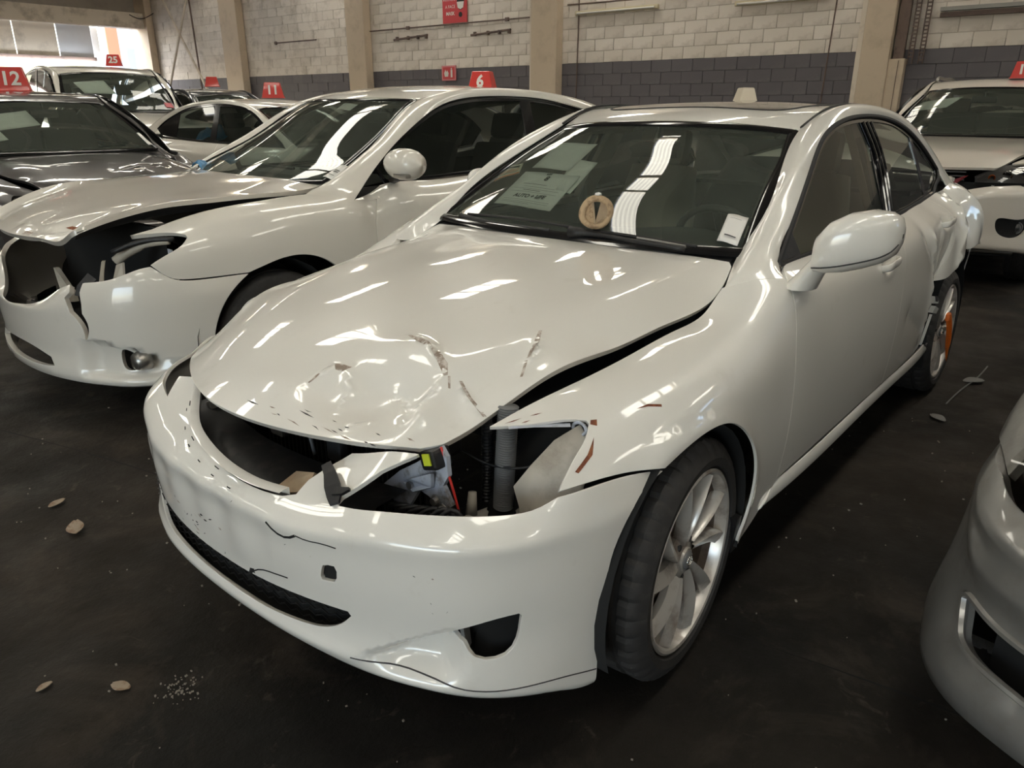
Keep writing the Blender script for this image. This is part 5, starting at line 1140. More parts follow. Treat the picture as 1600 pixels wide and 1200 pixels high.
def sedan(name, label, loc, rz, W, paint, over=None, hood_mod=None, glass=None, lamps=True, wheels=True, bumper_holes=None, bumper_outline=None, hood_loop=None, mirrors=True, seatm=None, rear=True, bump_mod_=None, side_mod_=None, hood_h=.05, doors=True, fog=True, fender=None, narrow=0.0, mirror_sides=(1, -1), holes3=None, bump_h=.035):
    N = car_nets(W, over); root = empty(name, loc, rz, label, 'car'); glass = glass or GLASS
    P3 = lambda L: [tuple(p) for p in W(L)]
    H = oriented(N['hood'], (0, 0, 1), hood_mod); B = oriented(N['bump'], (1, 0, 0), bump_mod_); T = oriented(N['top'], (0, 0, 1))
    S = {1: oriented(N['side'], (0, 1, 0), side_mod_), -1: oriented(N['side'] * [1, -1, 1], (0, -1, 0))}
    G_ = {1: oriented(N['gs'], (0, 1, .5)), -1: oriented(N['gs'] * [1, -1, 1], (0, -1, .5))}
    rg = np.array(N['rail']); rg = rg[:, :1] + (rg - rg[:, :1]) * (1 - narrow)
    R_ = {1: oriented(rg, (0, 1, .5)), -1: oriented(rg * [1, -1, 1], (0, -1, .5))}
    u1, v1 = H.ku[-1], H.kv[-1]
    panel('bonnet', H, hood_loop(H) if hood_loop else H.loop(('uv', [(0, .02), (0, v1 - .02)]), ('uv', [(.02, v1), (u1, v1)]), ('uv', [(u1, 0), (.02, 0)])), paint, root, h=hood_h, depth=.02)
    for s in (1, -1):
        f = (lambda L: P3(L)) if s == 1 else (lambda L: mirror_pts(P3(L)))
        p = S[s]; hh = .05 if s == 1 else .08; hb_ = .025; vt = p.kv[-1]
        ut = lambda x: float(p.near(f([(x, .7, .9)]))[0, 0])
        ms = (lambda L: L) if s == 1 else mirror_pts
        arch, ffr, fhr, fht = [ms(L) for L in fender] if fender else (f(ARCH_PTS), f([(.185, .864, .649), (.321, .824, .669), (.453, .776, .666)]), f([(.453, .776, .666), (.40, .765, .71), (.30, .74, .752), (.285, .725, .758)]), f([(.285, .72, .76), (.34, .67, .76), (.40, .59, .752)]))
        foot = p.near(R_[s].G[0]); x_a = foot[0, 0]; x_b = float(p.near(f([(.40, .57, .75)]))[0, 0])
        top_edge = ('uv', [(x_b + (x_a - x_b) * t, vt) for t in np.linspace(0, 1, 9)[:-1]] + [tuple(q) for q in foot])
        panel('front_fender', p, p.loop(top_edge, f([(-.575, .825, .90), (-.553, .855, .855), (-.530, .876, .77), (-.522, .886, .69), (-.528, .871, .345)]), ('line', f([(-.50, .868, .30), (-.40, .858, .235)]) + [arch[0]]),
            arch, ffr, fhr, fht), paint, root, h=hh, hb=hb_, gap=.0025, depth=.018)
        if doors:
            panel('front_door', p, p.loop(('uv', [tuple(foot[-1])] + [(float(p.near(f([(x, .77, .97)]))[0, 0]), vt) for x in (-.64, -.8, -1.1, -1.4, -1.66)]), f(BGAP), ('line', f([(-1.622, .872, .345), (-.528, .871, .345)])), f([(-.528, .871, .345), (-.522, .886, .69), (-.530, .876, .77), (-.553, .855, .855), (-.575, .825, .90)])), paint, root, h=hh, hb=hb_, gap=.0025, depth=.018)
            panel('rear_door', p, p.loop(('uv', [(float(p.near(f([(x, .765, 1.0)]))[0, 0]), vt) for x in (-1.665, -1.9, -2.15, -2.40)]), f([(-2.46, .855, .94), (-2.44, .885, .85), (-2.40, .895, .62)]), f([(-2.40, .895, .60), (-2.34, .89, .45), (-2.28, .87, .345)]), ('line', f([(-2.28, .872, .345), (-1.63, .872, .345)])), f(BGAP[::-1])), paint, root, h=hh, hb=hb_, gap=.0025, depth=.018)
            panel('quarter_panel', p, p.loop(('uv', [(float(p.near(f([(x, .73, 1.02)]))[0, 0]), vt) for x in (-2.41, -2.7, -3.1, -3.4, -3.7)]), ('line', f([(-3.72, .68, .50), (-3.70, .67, .26), (-3.09, .85, .26)])), f([(-3.09, .85, .30), (-3.05, .88, .48), (-2.92, .89, .63), (-2.74, .89, .69), (-2.56, .89, .65), (-2.42, .9, .61)]), ('line', f([(-2.45, .885, .85), (-2.47, .855, .94)]))), paint, root, h=hh, hb=hb_, gap=.0025, depth=.018)
            q = oriented(W(SILL.G.reshape(-1, 3)).reshape(SILL.G.shape) * [1, s, 1], (0, s, 0)); panel('rocker_panel', q, q.loop(('uv', [(.12, 0), (q.ku[-1], 0)]), ('uv', [(q.ku[-1], q.kv[-1]), (.12, q.kv[-1])])), paint, root, h=.08, depth=.01)
        r = R_[s]; panel('roof_rail_frame', r, r.loop(('uv', [(0, 0), (r.ku[-1], 0)]), ('uv', [(r.ku[-1], r.kv[-1]), (0, r.kv[-1])])), paint, root, h=.04, depth=.006, nblend=foot_blend(p))
        g = G_[s]
        ro = lambda ts: [tuple(x) for x in Curve(r.base(np.stack([np.linspace(0, r.ku[-1], 40), np.full(40, r.kv[-1])], 1)))(ts)]
        edge = ro(np.linspace(.10, .93, 14)); bot = f([(-2.72, .70, 1.03), (-2.2, .75, 1.000), (-1.857, .762, .988), (-1.3, .762, .973), (-.889, .759, .963), (-.68, .749, .960)])
        loop = g.loop(edge, ('line', [edge[-1], bot[0]]), bot)
        cut = lambda x0, x1, k0, k1: None
        z0, z1 = W([(0, .8, .985)])[0, 2], W([(0, .6, 1.34)])[0, 2]
        xa, xb, xc_, xd = [W([(x, .8, 1)])[0, 0] for x in (-.60, -1.72, -1.82, -2.45)]
        uvl = g.base(loop)
        def pane(nm, x0, x1, slant, m):
            # the part of the window outline between two slanted posts, shrunk
            L = inset(resample(loop, .03), .022); Q = g.base(L); lo = x0 - (Q[:, 2] - z0) * slant; hi = x1 - (Q[:, 2] - z0) * slant
            xx = np.clip(Q[:, 0], hi, lo); keep = np.ones(len(L), bool); Q2 = np.stack([xx, Q[:, 1], Q[:, 2]], 1)
            mask = np.abs(xx - Q[:, 0]) < .5; 
            dl = resample(g.near(Q2), .012)
            return dl
        ff = pane('a', xa + 3, xb, .16, None); rf = pane('b', xc_, xd, .10, None)
        try:
            panel('window_surround', g, loop, BLACKGLOSS, root, holes=[ff, rf], h=.06, hb=.04, depth=.005, off=.003)
        except Exception: pass
        panel('front_door_window', g, ff, GLASS_DARK, root, h=.08, depth=0, off=-.003); panel('rear_door_window', g, rf, GLASS_DARK, root, h=.08, depth=0, off=-.003)
        strip('window_trim', g, loop, .014, .006, BLACKGLOSS, root, .004, True)
        strip('belt_moulding', g, g.line(bot), .018, .007, CHROME, root, .005)
    # windscreen, roof, rear window cut from one surface
    e = lambda k, fy: tuple(T.base(np.array([[T.ku[k], (1 - fy) / 2 * T.kv[-1]]]))[0])
    row = lambda k, n=9, a=.95: [e(k, t) for t in np.linspace(a, -a, n)]
    cold = lambda k0, k1, fy: [e(k, fy) for k in range(k0, k1 + 1)]
    WS_ = T.loop(cold(1, 4, .965), row(4, 9, .965), cold(1, 4, -.965)[::-1], row(1, 9, .965)[::-1])
    panel('windscreen', T, WS_, glass, root, h=.08, depth=0, off=-.004); strip('windscreen_seal', T, WS_, .034, .006, BLACKGLOSS, root, -.002, True)
    rfl = T.loop(cold(4, 8, .995), row(8, 7, .99), cold(4, 8, -.995)[::-1], row(4, 9, .965)[::-1]); panel('roof', T, inset(rfl, .004), paint, root, h=.07, depth=.012)
    rw_ = T.loop(cold(8, 11, .94), row(11, 7, .94), cold(8, 11, -.94)[::-1], row(8, 7, .94)[::-1]); panel('rear_window', T, inset(rw_, .03), GLASS_DARK, root, h=.1, depth=0, off=-.003)
    if rear:
        D = W(DECK.G.reshape(-1, 3)).reshape(DECK.G.shape); D = oriented(D, (-1, 0, .5))
        panel('boot_lid', D, D.loop(('uv', [(0, 0), (D.ku[5], 0)]), ('uv', [(D.ku[5], D.kv[-1]), (0, D.kv[-1])])), paint, root, h=.1, depth=.02)
        panel('rear_bumper', D, D.loop(('uv', [(D.ku[5] + .01, 0), (D.ku[-1], 0)]), ('uv', [(D.ku[-1], D.kv[-1]), (D.ku[5] + .01, D.kv[-1])])), paint, root, h=.1, depth=.02)
    # bumper
    if bumper_outline: bo, bh = bumper_outline(B)
    else:
        f = P3; m = lambda L: mirror_pts(P3(L))
        bo = B.loop(f([(.466, .785, .671), (.330, .829, .671), (.172, .857, .640)]), f(ARCH_B), ('uv', [(u, .012) for u in np.linspace(B.near(f([(.375, .838, .176)]))[0, 0], B.near(m([(.375, .838, .176)]))[0, 0], 12)]), m(ARCH_B[::-1]), m([(.172, .857, .640), (.330, .829, .671), (.466, .785, .671)]), m(HL_LOW),
            m([(.722, .415, .63), (.745, .30, .61)]), ('line', m([(.745, .30, .61)]) + f([(.765, .1, .60), (.745, .30, .61)])), f([(.745, .30, .61), (.722, .415, .63)]), f(HL_LOW[::-1]))
        L = [(.75, -.466, .398), (.757, -.43, .362), (.785, -.2, .330), (.793, 0, .326), (.785, .2, .330), (.757, .43, .362), (.75, .466, .398)]; U = [(.752, .458, .43), (.78, .283, .45), (.79, 0, .46), (.78, -.283, .45), (.752, -.458, .43)]
        bh = [B.loop(f(L), f(U))]
        if holes3: bh += [B.loop(('closed', q)) for q in holes3]
        if fog:
            F2 = [(.66, .66, .40), (.60, .745, .44), (.555, .785, .44), (.56, .78, .38), (.60, .745, .345), (.65, .69, .36)]
            bh += [B.loop(('closed', f(F2))), B.loop(('closed', m(F2)))]
    panel('front_bumper', B, bo, paint, root, holes=bh, h=bump_h, hb=.02, depth=.022)
    f = P3
    if lamps: MB().grid(np.array([W([(.74 - .32 * abs(y) ** 2.2, y, z) for z in (.20, .34, .48, .66)]) for y in np.linspace(-.7, .7, 15)])).build('grille_backing', CAVITY, root)
    if lamps:
        gb = MB()
        for z in np.linspace(.615, .70, 6): gb.tube(W([(.74 - .25 * abs(y) ** 2 - (z - .6) * .5, y, z) for y in np.linspace(-.33, .33, 15)]), .006, 5)
        gb.build('grille_bars', DARKGREY, root)
        for z in (.36, .39, .42): MB().tube(W([(.765 - .28 * abs(y) ** 2, y, z) for y in np.linspace(-.44, .44, 15)]), .005, 5).build('lower_grille_bar', BLACK, root)
        for s in (1, -1):
            q = lambda L: [tuple(x) for x in W([(x, s * y, z) for x, y, z in L])]
            a, b = Curve(q(HL_LOW)).sample(14), Curve(q(HL_UP)).sample(14); c = W([(0, 0, 0)])[0]
            for nm, off, mt in (('headlamp_lens', 0, GLASS_CLEAR), ('headlamp_body', -.05, DARKGREY)):
                G = [];
                for p, r in zip(a, b):
                    mid = (p + r) / 2 + np.array([.02, s * .012, .004]); o_ = np.array([off, s * off * .5, 0]); G.append([p + o_, p * .75 + r * .25 + (mid - (p + r) / 2) * .8 + o_, mid + o_, p * .25 + r * .75 + (mid - (p + r) / 2) * .8 + o_, r + o_])
                MB().grid(np.array(G)).build(nm, mt, root, True)
            for k, (t, rr, m_) in enumerate(((4, .034, CHROME), (7, .038, CHROME), (10, .026, mat('amber_lens_' + name + str(s), (.62, .16, .05), .25)))):
                cc = (a[t] + b[t]) / 2 + np.array([-.025, -s * .01, 0]); MB().lathe([(0, -.02), (rr * .6, -.012), (rr, .012), (rr * .9, .014), (rr * .5, .0)], 20, 'x', tuple(cc)).build('lamp_reflector', m_, root, True)
            if fog:
                cc = W([(.575, s * .735, .395)])[0]; MB().lathe([(0, 0), (.034, .004), (.038, -.01), (.06, -.02), (.10, -.03), (0, -.09)], 22, 'x', tuple(cc)).build('fog_lamp', DARKGREY, root, True)
                MB().lathe([(0, .012), (.028, .008), (.034, 0)], 18, 'x', tuple(cc)).build('fog_lens', STEEL, root, True)
    # cabin
    G = [[tuple(W([(x, y, z)])[0]) for x, z in ((-.62, .945), (-.80, .965), (-.98, .965), (-1.04, .90), (-1.0, .5))] for y in np.linspace(-.64, .64, 9)]
    MB().grid(np.array(G)).build('dashboard', DASH, root, 40)
    sm_ = seatm or SEATDARK
    def st(x, y, w, nm, head=True):
        b = MB(); c = W([(x - .30, y, .80)])[0]; b.box(tuple(c), (.14, w, .68), Matrix.Rotation(-.32, 3, 'Y'), .05); c2 = W([(x, y, .52)])[0]; b.box(tuple(c2), (.5, w, .16), None, .04); b.build(nm, sm_, root, 50)
        if head:
            c3 = W([(x - .42, y, 1.20)])[0]; MB().box(tuple(c3), (.09, .26, .17), Matrix.Rotation(-.25, 3, 'Y'), .04).build('headrest', sm_, root, 50)
    st(-1.5, .36, .48, 'front_seat'); st(-1.5, -.36, .48, 'front_seat'); st(-2.45, 0, 1.2, 'rear_seat', False)
    rmc = W([(-1.20, 0, 1.25)])[0]; rm = MB(); rm.box(tuple(rmc), (.03, .22, .065), None, .012); rm.tube([tuple(rmc + [0, 0, .02]), tuple(rmc + [-.03, 0, .08])], .009, 6); rm.build('rear_view_mirror', DARKGREY, root, 40)
    MB().grid(np.array([[tuple(W([(x, y, z - .05 - .03 * (y / .5) ** 2)])[0]) for y in np.linspace(-.5, .5, 7)] for x, z in ((-1.34, 1.35), (-1.6, 1.40), (-2.0, 1.42), (-2.5, 1.38))])).build('headlining', LINING, root, True)
    a, b = W([(-3.5, -.66, .21)])[0], W([(.3, .66, .25)])[0]; MB().span(tuple(a), tuple(b)).build('floor_pan', CAVITY, root)
    a, b = W([(-.46, -.62, .25)])[0], W([(-.41, .62, .90)])[0]; MB().span(tuple(a), tuple(b)).build('firewall', CAVITY, root)
    for s in (1, -1):
        lin = [[tuple(W([(x, s * (y - .075), z)])[0]) for z, y in ((.28, .85), (.6, .87), (.85, .85), (.955, .82))] for x in np.linspace(-.52, -3.3, 8)]; MB().grid(np.array(lin)).build('door_lining', DARKGREY, root, True)
        for ax in (ARCH_F[0], -2.74):
            G = [[tuple(W([(ax + .355 * math.cos(t), s * y, .34 + .355 * math.sin(t))])[0]) for y in (.50, .62, .80, .85)] for t in np.linspace(-.35, math.pi + .35, 16)]; MB().grid(np.array(G)).build('wheel_arch_liner', CAVITY, root, True)
        if mirrors and s in mirror_sides:
            mc = W([(-.62, s * 1.0, 1.065)])[0]; G = []
            for t in np.linspace(-1, 1, 9):
                k = math.sqrt(max(0, 1 - abs(t) ** 2.6)); G.append([(mc[0] + .085 * k * math.cos(a), mc[1] + .128 * t, mc[2] + .078 * k * math.sin(a)) for a in np.linspace(0, 2 * math.pi, 18, endpoint=False)])
            MB().grid(np.array(G), True).build('mirror_housing', paint, root, True)
            ft = W([(-.72, s * .765, .985)])[0]; MB().tube([tuple(ft), (mc[0], mc[1] - s * .02, mc[2] - .055)], [.028, .022], 8).build('mirror_foot', BLACK, root, True)
            MB().box((mc[0] + .055, mc[1] + s * .04, mc[2] - .052), (.035, .10, .022), None, .006).build('mirror_indicator', STEEL, root, 40)
    G = [[tuple(W([(x - .045 * (y / .62) ** 2, y, z)])[0]) for x, z in ((-.53, .935), (-.575, .955), (-.60, .97))] for y in np.linspace(-.62, .62, 15)]; MB().grid(np.array(G)).build('cowl_panel', BLACK, root)
    for y0, y1 in ((-.50, -.02), (.05, .5)): MB().tube(W([(-.635 - .04 * (y / .5) ** 2, y, 1.0) for y in np.linspace(y0, y1, 8)]), .009, 6).build('wiper_arm', BLACK, root, True)
    if wheels:
        zw = .33
        for x, nm in ((0, 'front_wheel'), (-2.73, 'rear_wheel')):
            for s in (1, -1):
                cx, cy, _ = W([(x, s * .73, .3)])[0]; w = bpy.data.objects.new(nm, None); link(w, root); w.location = (cx, cy, zw); w.rotation_euler = (0, 0, 0 if s == 1 else math.pi)
                tyre_mesh(.33, .22, .225, 48).build('tyre', TYRE, w, 50); mm = MB(); mm.lathe([(.225, -.09), (.20, -.05), (.195, .07), (.22, .095), (.228, .104)], 36)
                mm.build('rim', ALLOY, w, 40)
                for k in range(5):
                    q = MB(); spoke_bar(q, .03, .215, 2 * math.pi * k / 5, 0, .07, .06, .085, .095, .04, 5); q.build('spoke', ALLOY, w, 40)
    return root, dict(hood=H, bump=B, side=S[1], top=T, gs=G_[1], W=W)

# ---- white sedan beside it, bonnet sprung open, headlamp missing --------------------------------------------------------
KS, KZ = 1.03, .022
_wx = ([-3.8, -2.73, -2.5, -.5, 0, .3, .80], [-3.98, -2.80, -2.72, -.52, 0, .31, .90])
def W_es(L):
    L = np.atleast_2d(np.array(L, float)); o = L.copy(); o[:, 0] = np.interp(L[:, 0], *_wx); o[:, 1] = L[:, 1] * 1.015; o[:, 2] = np.interp(L[:, 2], [0, .95, 1.365, 1.43], [0, .95, 1.406, 1.478]); return o * KS + [0, 0, KZ]
def es(L): return np.array(L, float) * KS + [0, 0, KZ]
ES_HOOD = [(.84, .735, .52, .812, .820, .858), (.72, .60, .58, .862, .872, .905), (.54, .42, .64, .905, .918, .946), (.26, .20, .68, .948, .956, .958), (0, -.06, .695, .975, .972, .962), (-.18, -.32, .69, .996, .985, .966), (-.26, -.44, .665, 1.002, .995, .984)]
ES_IN = [(-.27, .722, .952), (-.34, .722, .970), (-.398, .720, .992), (-.54, .687, 1.055), (-.70, .650, 1.127), (-1.139, .557, 1.378), (-1.36, .565, 1.425), (-1.70, .570, 1.444), (-2.10, .568, 1.435), (-2.50, .562, 1.398), (-2.80, .565, 1.345), (-3.05, .585, 1.262), (-3.30, .62, 1.14), (-3.50, .65, 1.05)]
ES_OUT = [(-.46, .850, .915), (-.525, .836, .972), (-.60, .808, 1.025), (-.70, .776, 1.092), (-.82, .742, 1.165), (-1.02, .694, 1.268), (-1.225, .655, 1.352), (-1.50, .635, 1.398), (-1.80, .630, 1.406), (-2.10, .634, 1.396), (-2.40, .650, 1.358), (-2.66, .678, 1.29), (-2.88, .73, 1.17), (-3.0, .78, 1.06)]
ES_TOP = [(-.16, .95, -.34, .715, .955), (-.22, .982, -.405, .712, .992), (-.54, 1.135, -.70, .645, 1.130), (-.78, 1.258, -.92, .600, 1.255), (-1.03, 1.385, -1.145, .553, 1.378), (-1.22, 1.438, -1.33, .558, 1.416),
          (-1.60, 1.470, -1.65, .567, 1.440), (-2.05, 1.472, -2.08, .565, 1.430), (-2.48, 1.44, -2.45, .560, 1.396), (-2.85, 1.36, -2.80, .562, 1.338), (-3.15, 1.25, -3.05, .582, 1.255), (-3.48, 1.10, -3.32, .615, 1.125), (-3.6, 1.05, -3.5, .64, 1.04)]
_sg = np.array(W_es(np.array(SIDEG).reshape(-1, 3))).reshape(np.array(SIDEG).shape)
for k, (y6, z6, y5, z5, y4, z4) in enumerate(((.665, .832, .735, .805, .79, .74), (.69, .885, .77, .852, .835, .775), (.708, .918, .80, .880, .862, .79), (.72, .931, .822, .893, .878, .80), (.722, .942, .836, .902, .886, .805), (.722, .950, .842, .905, .890, .808), (.745, .960, .848, .905, .892, .808))):
    for j, (yy, zz) in ((6, (y6, z6)), (5, (y5, z5)), (4, (y4, z4))): _sg[k, j, 1:] = es([(0, yy, zz)])[0, 1:]
ES_Y = [.895, .885, .865, .83, .785, .72, .62, .50, .38, .25, .12, 0]; ES_X = [.12, .27, .40, .51, .60, .685, .755, .815, .855, .882, .896, .90]
def es_bump():
    G = []; ys = ES_Y + [-y for y in ES_Y[-2::-1]]; xs = ES_X + ES_X[-2::-1]
    for x, y in zip(xs, ys):
        a = abs(y); n = np.array([np.interp(a, [0, .4, .7, .83, .88], [1, .95, .6, .3, 0]), np.sign(y) * np.interp(a, [0, .4, .7, .83, .88], [0, .3, .75, .95, 1])])
        zt = np.interp(a, [0, .3, .45, .55, .65, .8, .9], [.50, .53, .60, .635, .655, .70, .66])
        rows = [(-.05, .185), (-.004, .20), (.006, .24), (-.004, .31), (-.002, .38), (.0, .45), (-.004, zt * .55 + .225), (-.03, zt), (-.10, zt + .05)]
        G.append(es([(x + n[0] * d, y + n[1] * d, z) for d, z in rows]))
    return np.array(G)
def es_bump_mod(P):
    x, y, z = P[:, 0] / KS, P[:, 1] / KS, (P[:, 2] - KZ) / KS; a = np.abs(y)
    zc = np.interp(a, [.50, .56, .64, .75, .81, .86], [.40, .405, .395, .362, .315, .29])
    return -.055 * sm(.50, .60, a) * (1 - sm(.80, .86, a)) * sm(0, .015, zc - z) * sm(.215, .255, z)
def es_bump_outline(B):
    f = lambda L: [tuple(p) for p in es(L)]; m = lambda L: mirror_pts(f(L))
    arch = [(.161, .89, .645), (.22, .892, .605), (.30, .882, .52), (.345, .876, .42), (.36, .872, .30), (.36, .87, .19)]
    bo = B.loop(f([(.541, .775, .715), (.478, .83, .658), (.411, .86, .647), (.30, .878, .645), (.161, .89, .645)]), f(arch), ('uv', [(u, .012) for u in np.linspace(B.near(f([(.36, .87, .185)]))[0, 0], B.near(m([(.36, .87, .185)]))[0, 0], 14)]), m(arch[::-1]), m([(.161, .89, .645), (.411, .86, .647), (.478, .83, .66), (.541, .775, .715)]),
        m([(.541, .775, .715), (.635, .70, .664), (.70, .60, .645), (.76, .50, .63)]), m([(.76, .50, .63), (.85, .25, .55), (.895, .08, .51)]), ('line', f([(.897, 0, .50)])), f([(.895, .08, .51), (.86, .25, .54), (.80, .40, .585), (.768, .50, .625)]),
        # the split down the corner
        ('line', f([(.768, .50, .625), (.775, .515, .60), (.79, .492, .575), (.785, .505, .55), (.785, .515, .52)])), f([(.785, .515, .52), (.77, .55, .48), (.765, .565, .44), (.775, .563, .385)]), f([(.774, .566, .385), (.755, .59, .44), (.752, .592, .48), (.757, .575, .52)]), ('line', f([(.757, .575, .52), (.75, .575, .56), (.745, .565, .60), (.735, .57, .635)])),
        f([(.735, .57, .637), (.70, .64, .648), (.635, .70, .664), (.541, .775, .715)]))
    low = B.loop(f([(.86, -.34, .27), (.895, -.1, .245), (.90, .08, .243), (.885, .30, .252), (.87, .37, .262)]), f([(.875, .345, .30), (.895, .22, .322), (.90, 0, .33), (.88, -.3, .315)]))
    fog = [(.715, .685, .347), (.68, .745, .336), (.64, .795, .312), (.635, .80, .295), (.66, .775, .282), (.69, .735, .270), (.715, .69, .278)]
    return bo, [low, B.loop(('closed', f(fog))), B.loop(('closed', m(fog)))]
def es_hood_mod(P):
    x, y = P[:, 0] / KS, P[:, 1] / KS; Q = np.stack([x, y, x], 1)
    return .006 * np.exp(-((x - .79) / .03) ** 2) * np.sin(y * 23) * (y > 0) - bump2(Q, .74, .40, .10, .020) - bump2(Q, .70, .10, .14, .006) + ridge(Q, [(.80, .30), (.68, .46)], .02, .012)
ES_YAW = -.0508
ES_FEND = ([(-.36, .885, .30), (-.375, .89, .42), (-.35, .892, .52), (-.29, .895, .61), (-.20, .898, .668), (-.10, .90, .692), (0, .90, .687), (.09, .895, .665), (.161, .89, .645)],
    [(.161, .89, .645), (.30, .878, .646), (.411, .86, .648), (.478, .83, .659), (.541, .775, .717)], [(.541, .775, .717), (.47, .785, .75), (.40, .79, .781), (.375, .79, .81)], [(.378, .785, .826), (.42, .745, .832), (.476, .70, .829), (.55, .64, .826)])
es_car, EP = sedan('sedan', 'white sedan on the left with bonnet sprung up, torn bumper corner and no headlamp', (-.519, -2.463, 0), ES_YAW, W_es, PAINT_ES,
    over={'hood': np.array([es(r) for r in hood_net(ES_HOOD)]), 'side': _sg, 'rail': es(np.array(rail_net(ES_IN, ES_OUT, .030, oriented((_sg - [0, 0, KZ]) / KS, (0, 1, 0)))).reshape(-1, 3)).reshape(-1, 5, 3), 'top': es(np.array(top_net(ES_TOP)).reshape(-1, 3)).reshape(len(ES_TOP), 7, 3), 'bump': es_bump()},
    hood_mod=es_hood_mod, lamps=False, mirror_sides=(1,), fender=[[tuple(p) for p in es(L)] for L in ES_FEND], bumper_outline=es_bump_outline, bump_mod_=es_bump_mod, hood_h=.025, glass=GLASS)
fp = lambda L: [tuple(p) for p in es(L)]
# what the missing headlamp and grille leave bare
MB().grid(np.array([es([(.42, y, z) for z in (.28, .5, .7, .84)]) for y in np.linspace(-.68, .68, 9)])).build('radiator', CAVITY, es_car)
MB().grid(np.array([es([(x, s, z) for x, z in ((.62, .30), (.30, .30))]) for s in (-.7, .7)])).build('undertray', CAVITY, es_car)
MB().prism(fp([(.74, .20, .66), (.74, .225, .66), (.72, .24, .60), (.72, .32, .56), (.72, .33, .52), (.73, .24, .505), (.74, .12, .50), (.74, .12, .515), (.73, .205, .53)]), (-.02, 0, 0)).build('lock_bracket', INNER, es_car)
MB().prism(fp([(.735, .22, .545), (.735, .25, .545), (.735, .235, .565)]), (.004, 0, 0)).build('bracket_hole', CAVITY, es_car)
MB().prism(fp([(.64, .53, .72), (.655, .56, .72), (.68, .58, .66), (.70, .60, .58), (.70, .565, .57), (.67, .545, .64)]), (-.015, 0, 0)).build('lamp_bracket', INNER, es_car)
MB().prism(fp([(.60, .565, .70), (.60, .64, .72), (.62, .66, .60), (.66, .60, .58)]), (-.01, 0, 0)).build('lamp_support_plate', INNER, es_car)
MB().tube(Curve(fp([(.60, .565, .715), (.55, .60, .755), (.50, .66, .785), (.43, .74, .80)])).sample(12), [.022] * 6 + [.014] * 6, 8).build('wing_rail', INNER, es_car, True)
MB().grid(ribbon(fp([(.44, .755, .70), (.44, .755, .77)]), (1, 0, 0), .05)).build('lamp_mount_plate', INNER_BLUE, es_car)
MB().tube(Curve(fp([(.62, .60, .76), (.52, .66, .80), (.42, .76, .81)])).sample(10), .012, 6).build('cable_loom', BLACK, es_car, True)
MB().box(tuple(es([(.745, .548, .555)])[0]), (.02, .05, .05), Matrix.Rotation(.3, 3, 'X'), .01).build('torn_clip', INNER, es_car)
MB().grid(ribbon(fp([(.70, .555, .665), (.745, .545, .62), (.76, .545, .585)]), (.7, .5, .3), .05)).build('black_bumper_core', BLACK, es_car)
for s in (1, -1):
    pc = fp([(.640, s * .725, .308)])[0]; MB().lathe([(0, .02), (.036, .012), (.044, -.008), (.046, -.05), (0, -.06)], 24, 'x', pc).build('fog_lamp', STEEL, es_car, True)
    MB().lathe([(0, .026), (.030, .020), (.041, .004)], 24, 'x', pc).build('fog_lens', GLASS_CLEAR, es_car, True)
    MB().grid(np.array([es([(x, s * y, z) for z in (.22, .38)]) for x, y in ((.62, .62), (.55, .72), (.47, .80))])).build('fog_pocket', CAVITY, es_car)  # near-black sheet stands for the shade behind the fog opening
MB().grid(np.array([es([(.80 - .3 * y * y, y, z) for z in (.22, .29, .36)]) for y in np.linspace(-.45, .45, 9)])).build('lower_grille_backing', CAVITY, es_car)
HE = EP['hood']
decal('scrape', HE, fp([(.70, .34, .85), (.70, .40, .87), (.675, .405, .87), (.68, .36, .86)]), RUST, es_car)
decal('scrape', HE, fp([(.80, .14, .83), (.79, .20, .83), (.815, .21, .83), (.825, .15, .82)]), PRIMER, es_car)
hu = MB(); hu.grid(np.array([es([(x, y - .005, z - .018), (x + .0, y - .05, z - .055)]) for x, y, z in ((.72, .545, .868), (.60, .575, .905), (.42, .632, .944), (.2, .672, .955), (-.06, .688, .958), (-.32, .684, .962))])); hu.build('bonnet_underside', DARKGREY, es_car)
fs = EP['side']
# ---- brown-grey sedan further left ------------------------------------------------------------------------------------
W_grey = interp_warp(([-3.8, -.5, .8], [-3.95, -.5, .88]), ([0, 2], [1.05, 1.05]), ([0, .35, .72, .97, 1.43], [0, .38, .80, 1.05, 1.55]))
def grey_mod(P):
    x, y = P[:, 0], P[:, 1]; Q = np.stack([x, y, x], 1)
    return ridge(Q, [(.10, .25), (.42, .10)], .05, .025, .3) + ridge(Q, [(.25, -.05), (.02, .45)], .04, -.015) + ridge(Q, [(.35, .35), (.05, .30)], .04, .012)
grey, GPn = sedan('sedan', 'brown-grey sedan at the far left with a buckled bonnet', (-1.06, -4.66, 0), 1.52, W_grey, PAINT_GREY, hood_mod=grey_mod, hood_h=.035, rear=True, narrow=.55, mirror_sides=(-1,))
# ---- pale pickup or van behind it ----------------------------------------------------------------------------------------
W_van = interp_warp(([-3.8, -2.5, -1.3, -.6, .8], [-4.4, -3.1, -1.15, -.60, .75]), ([0, 1.0, 1.43], [1.2, 1.2, 1.37]), ([0, .35, .72, .97, 1.43], [0, .50, 1.02, 1.33, 2.04]))
van, VP = sedan('van', 'tall white van behind the brown-grey sedan, by the daylight gap', (-3.84, -10.01, 0), 1.42, W_van, PAINT_ES, wheels=True, narrow=.4, mirrors=False)
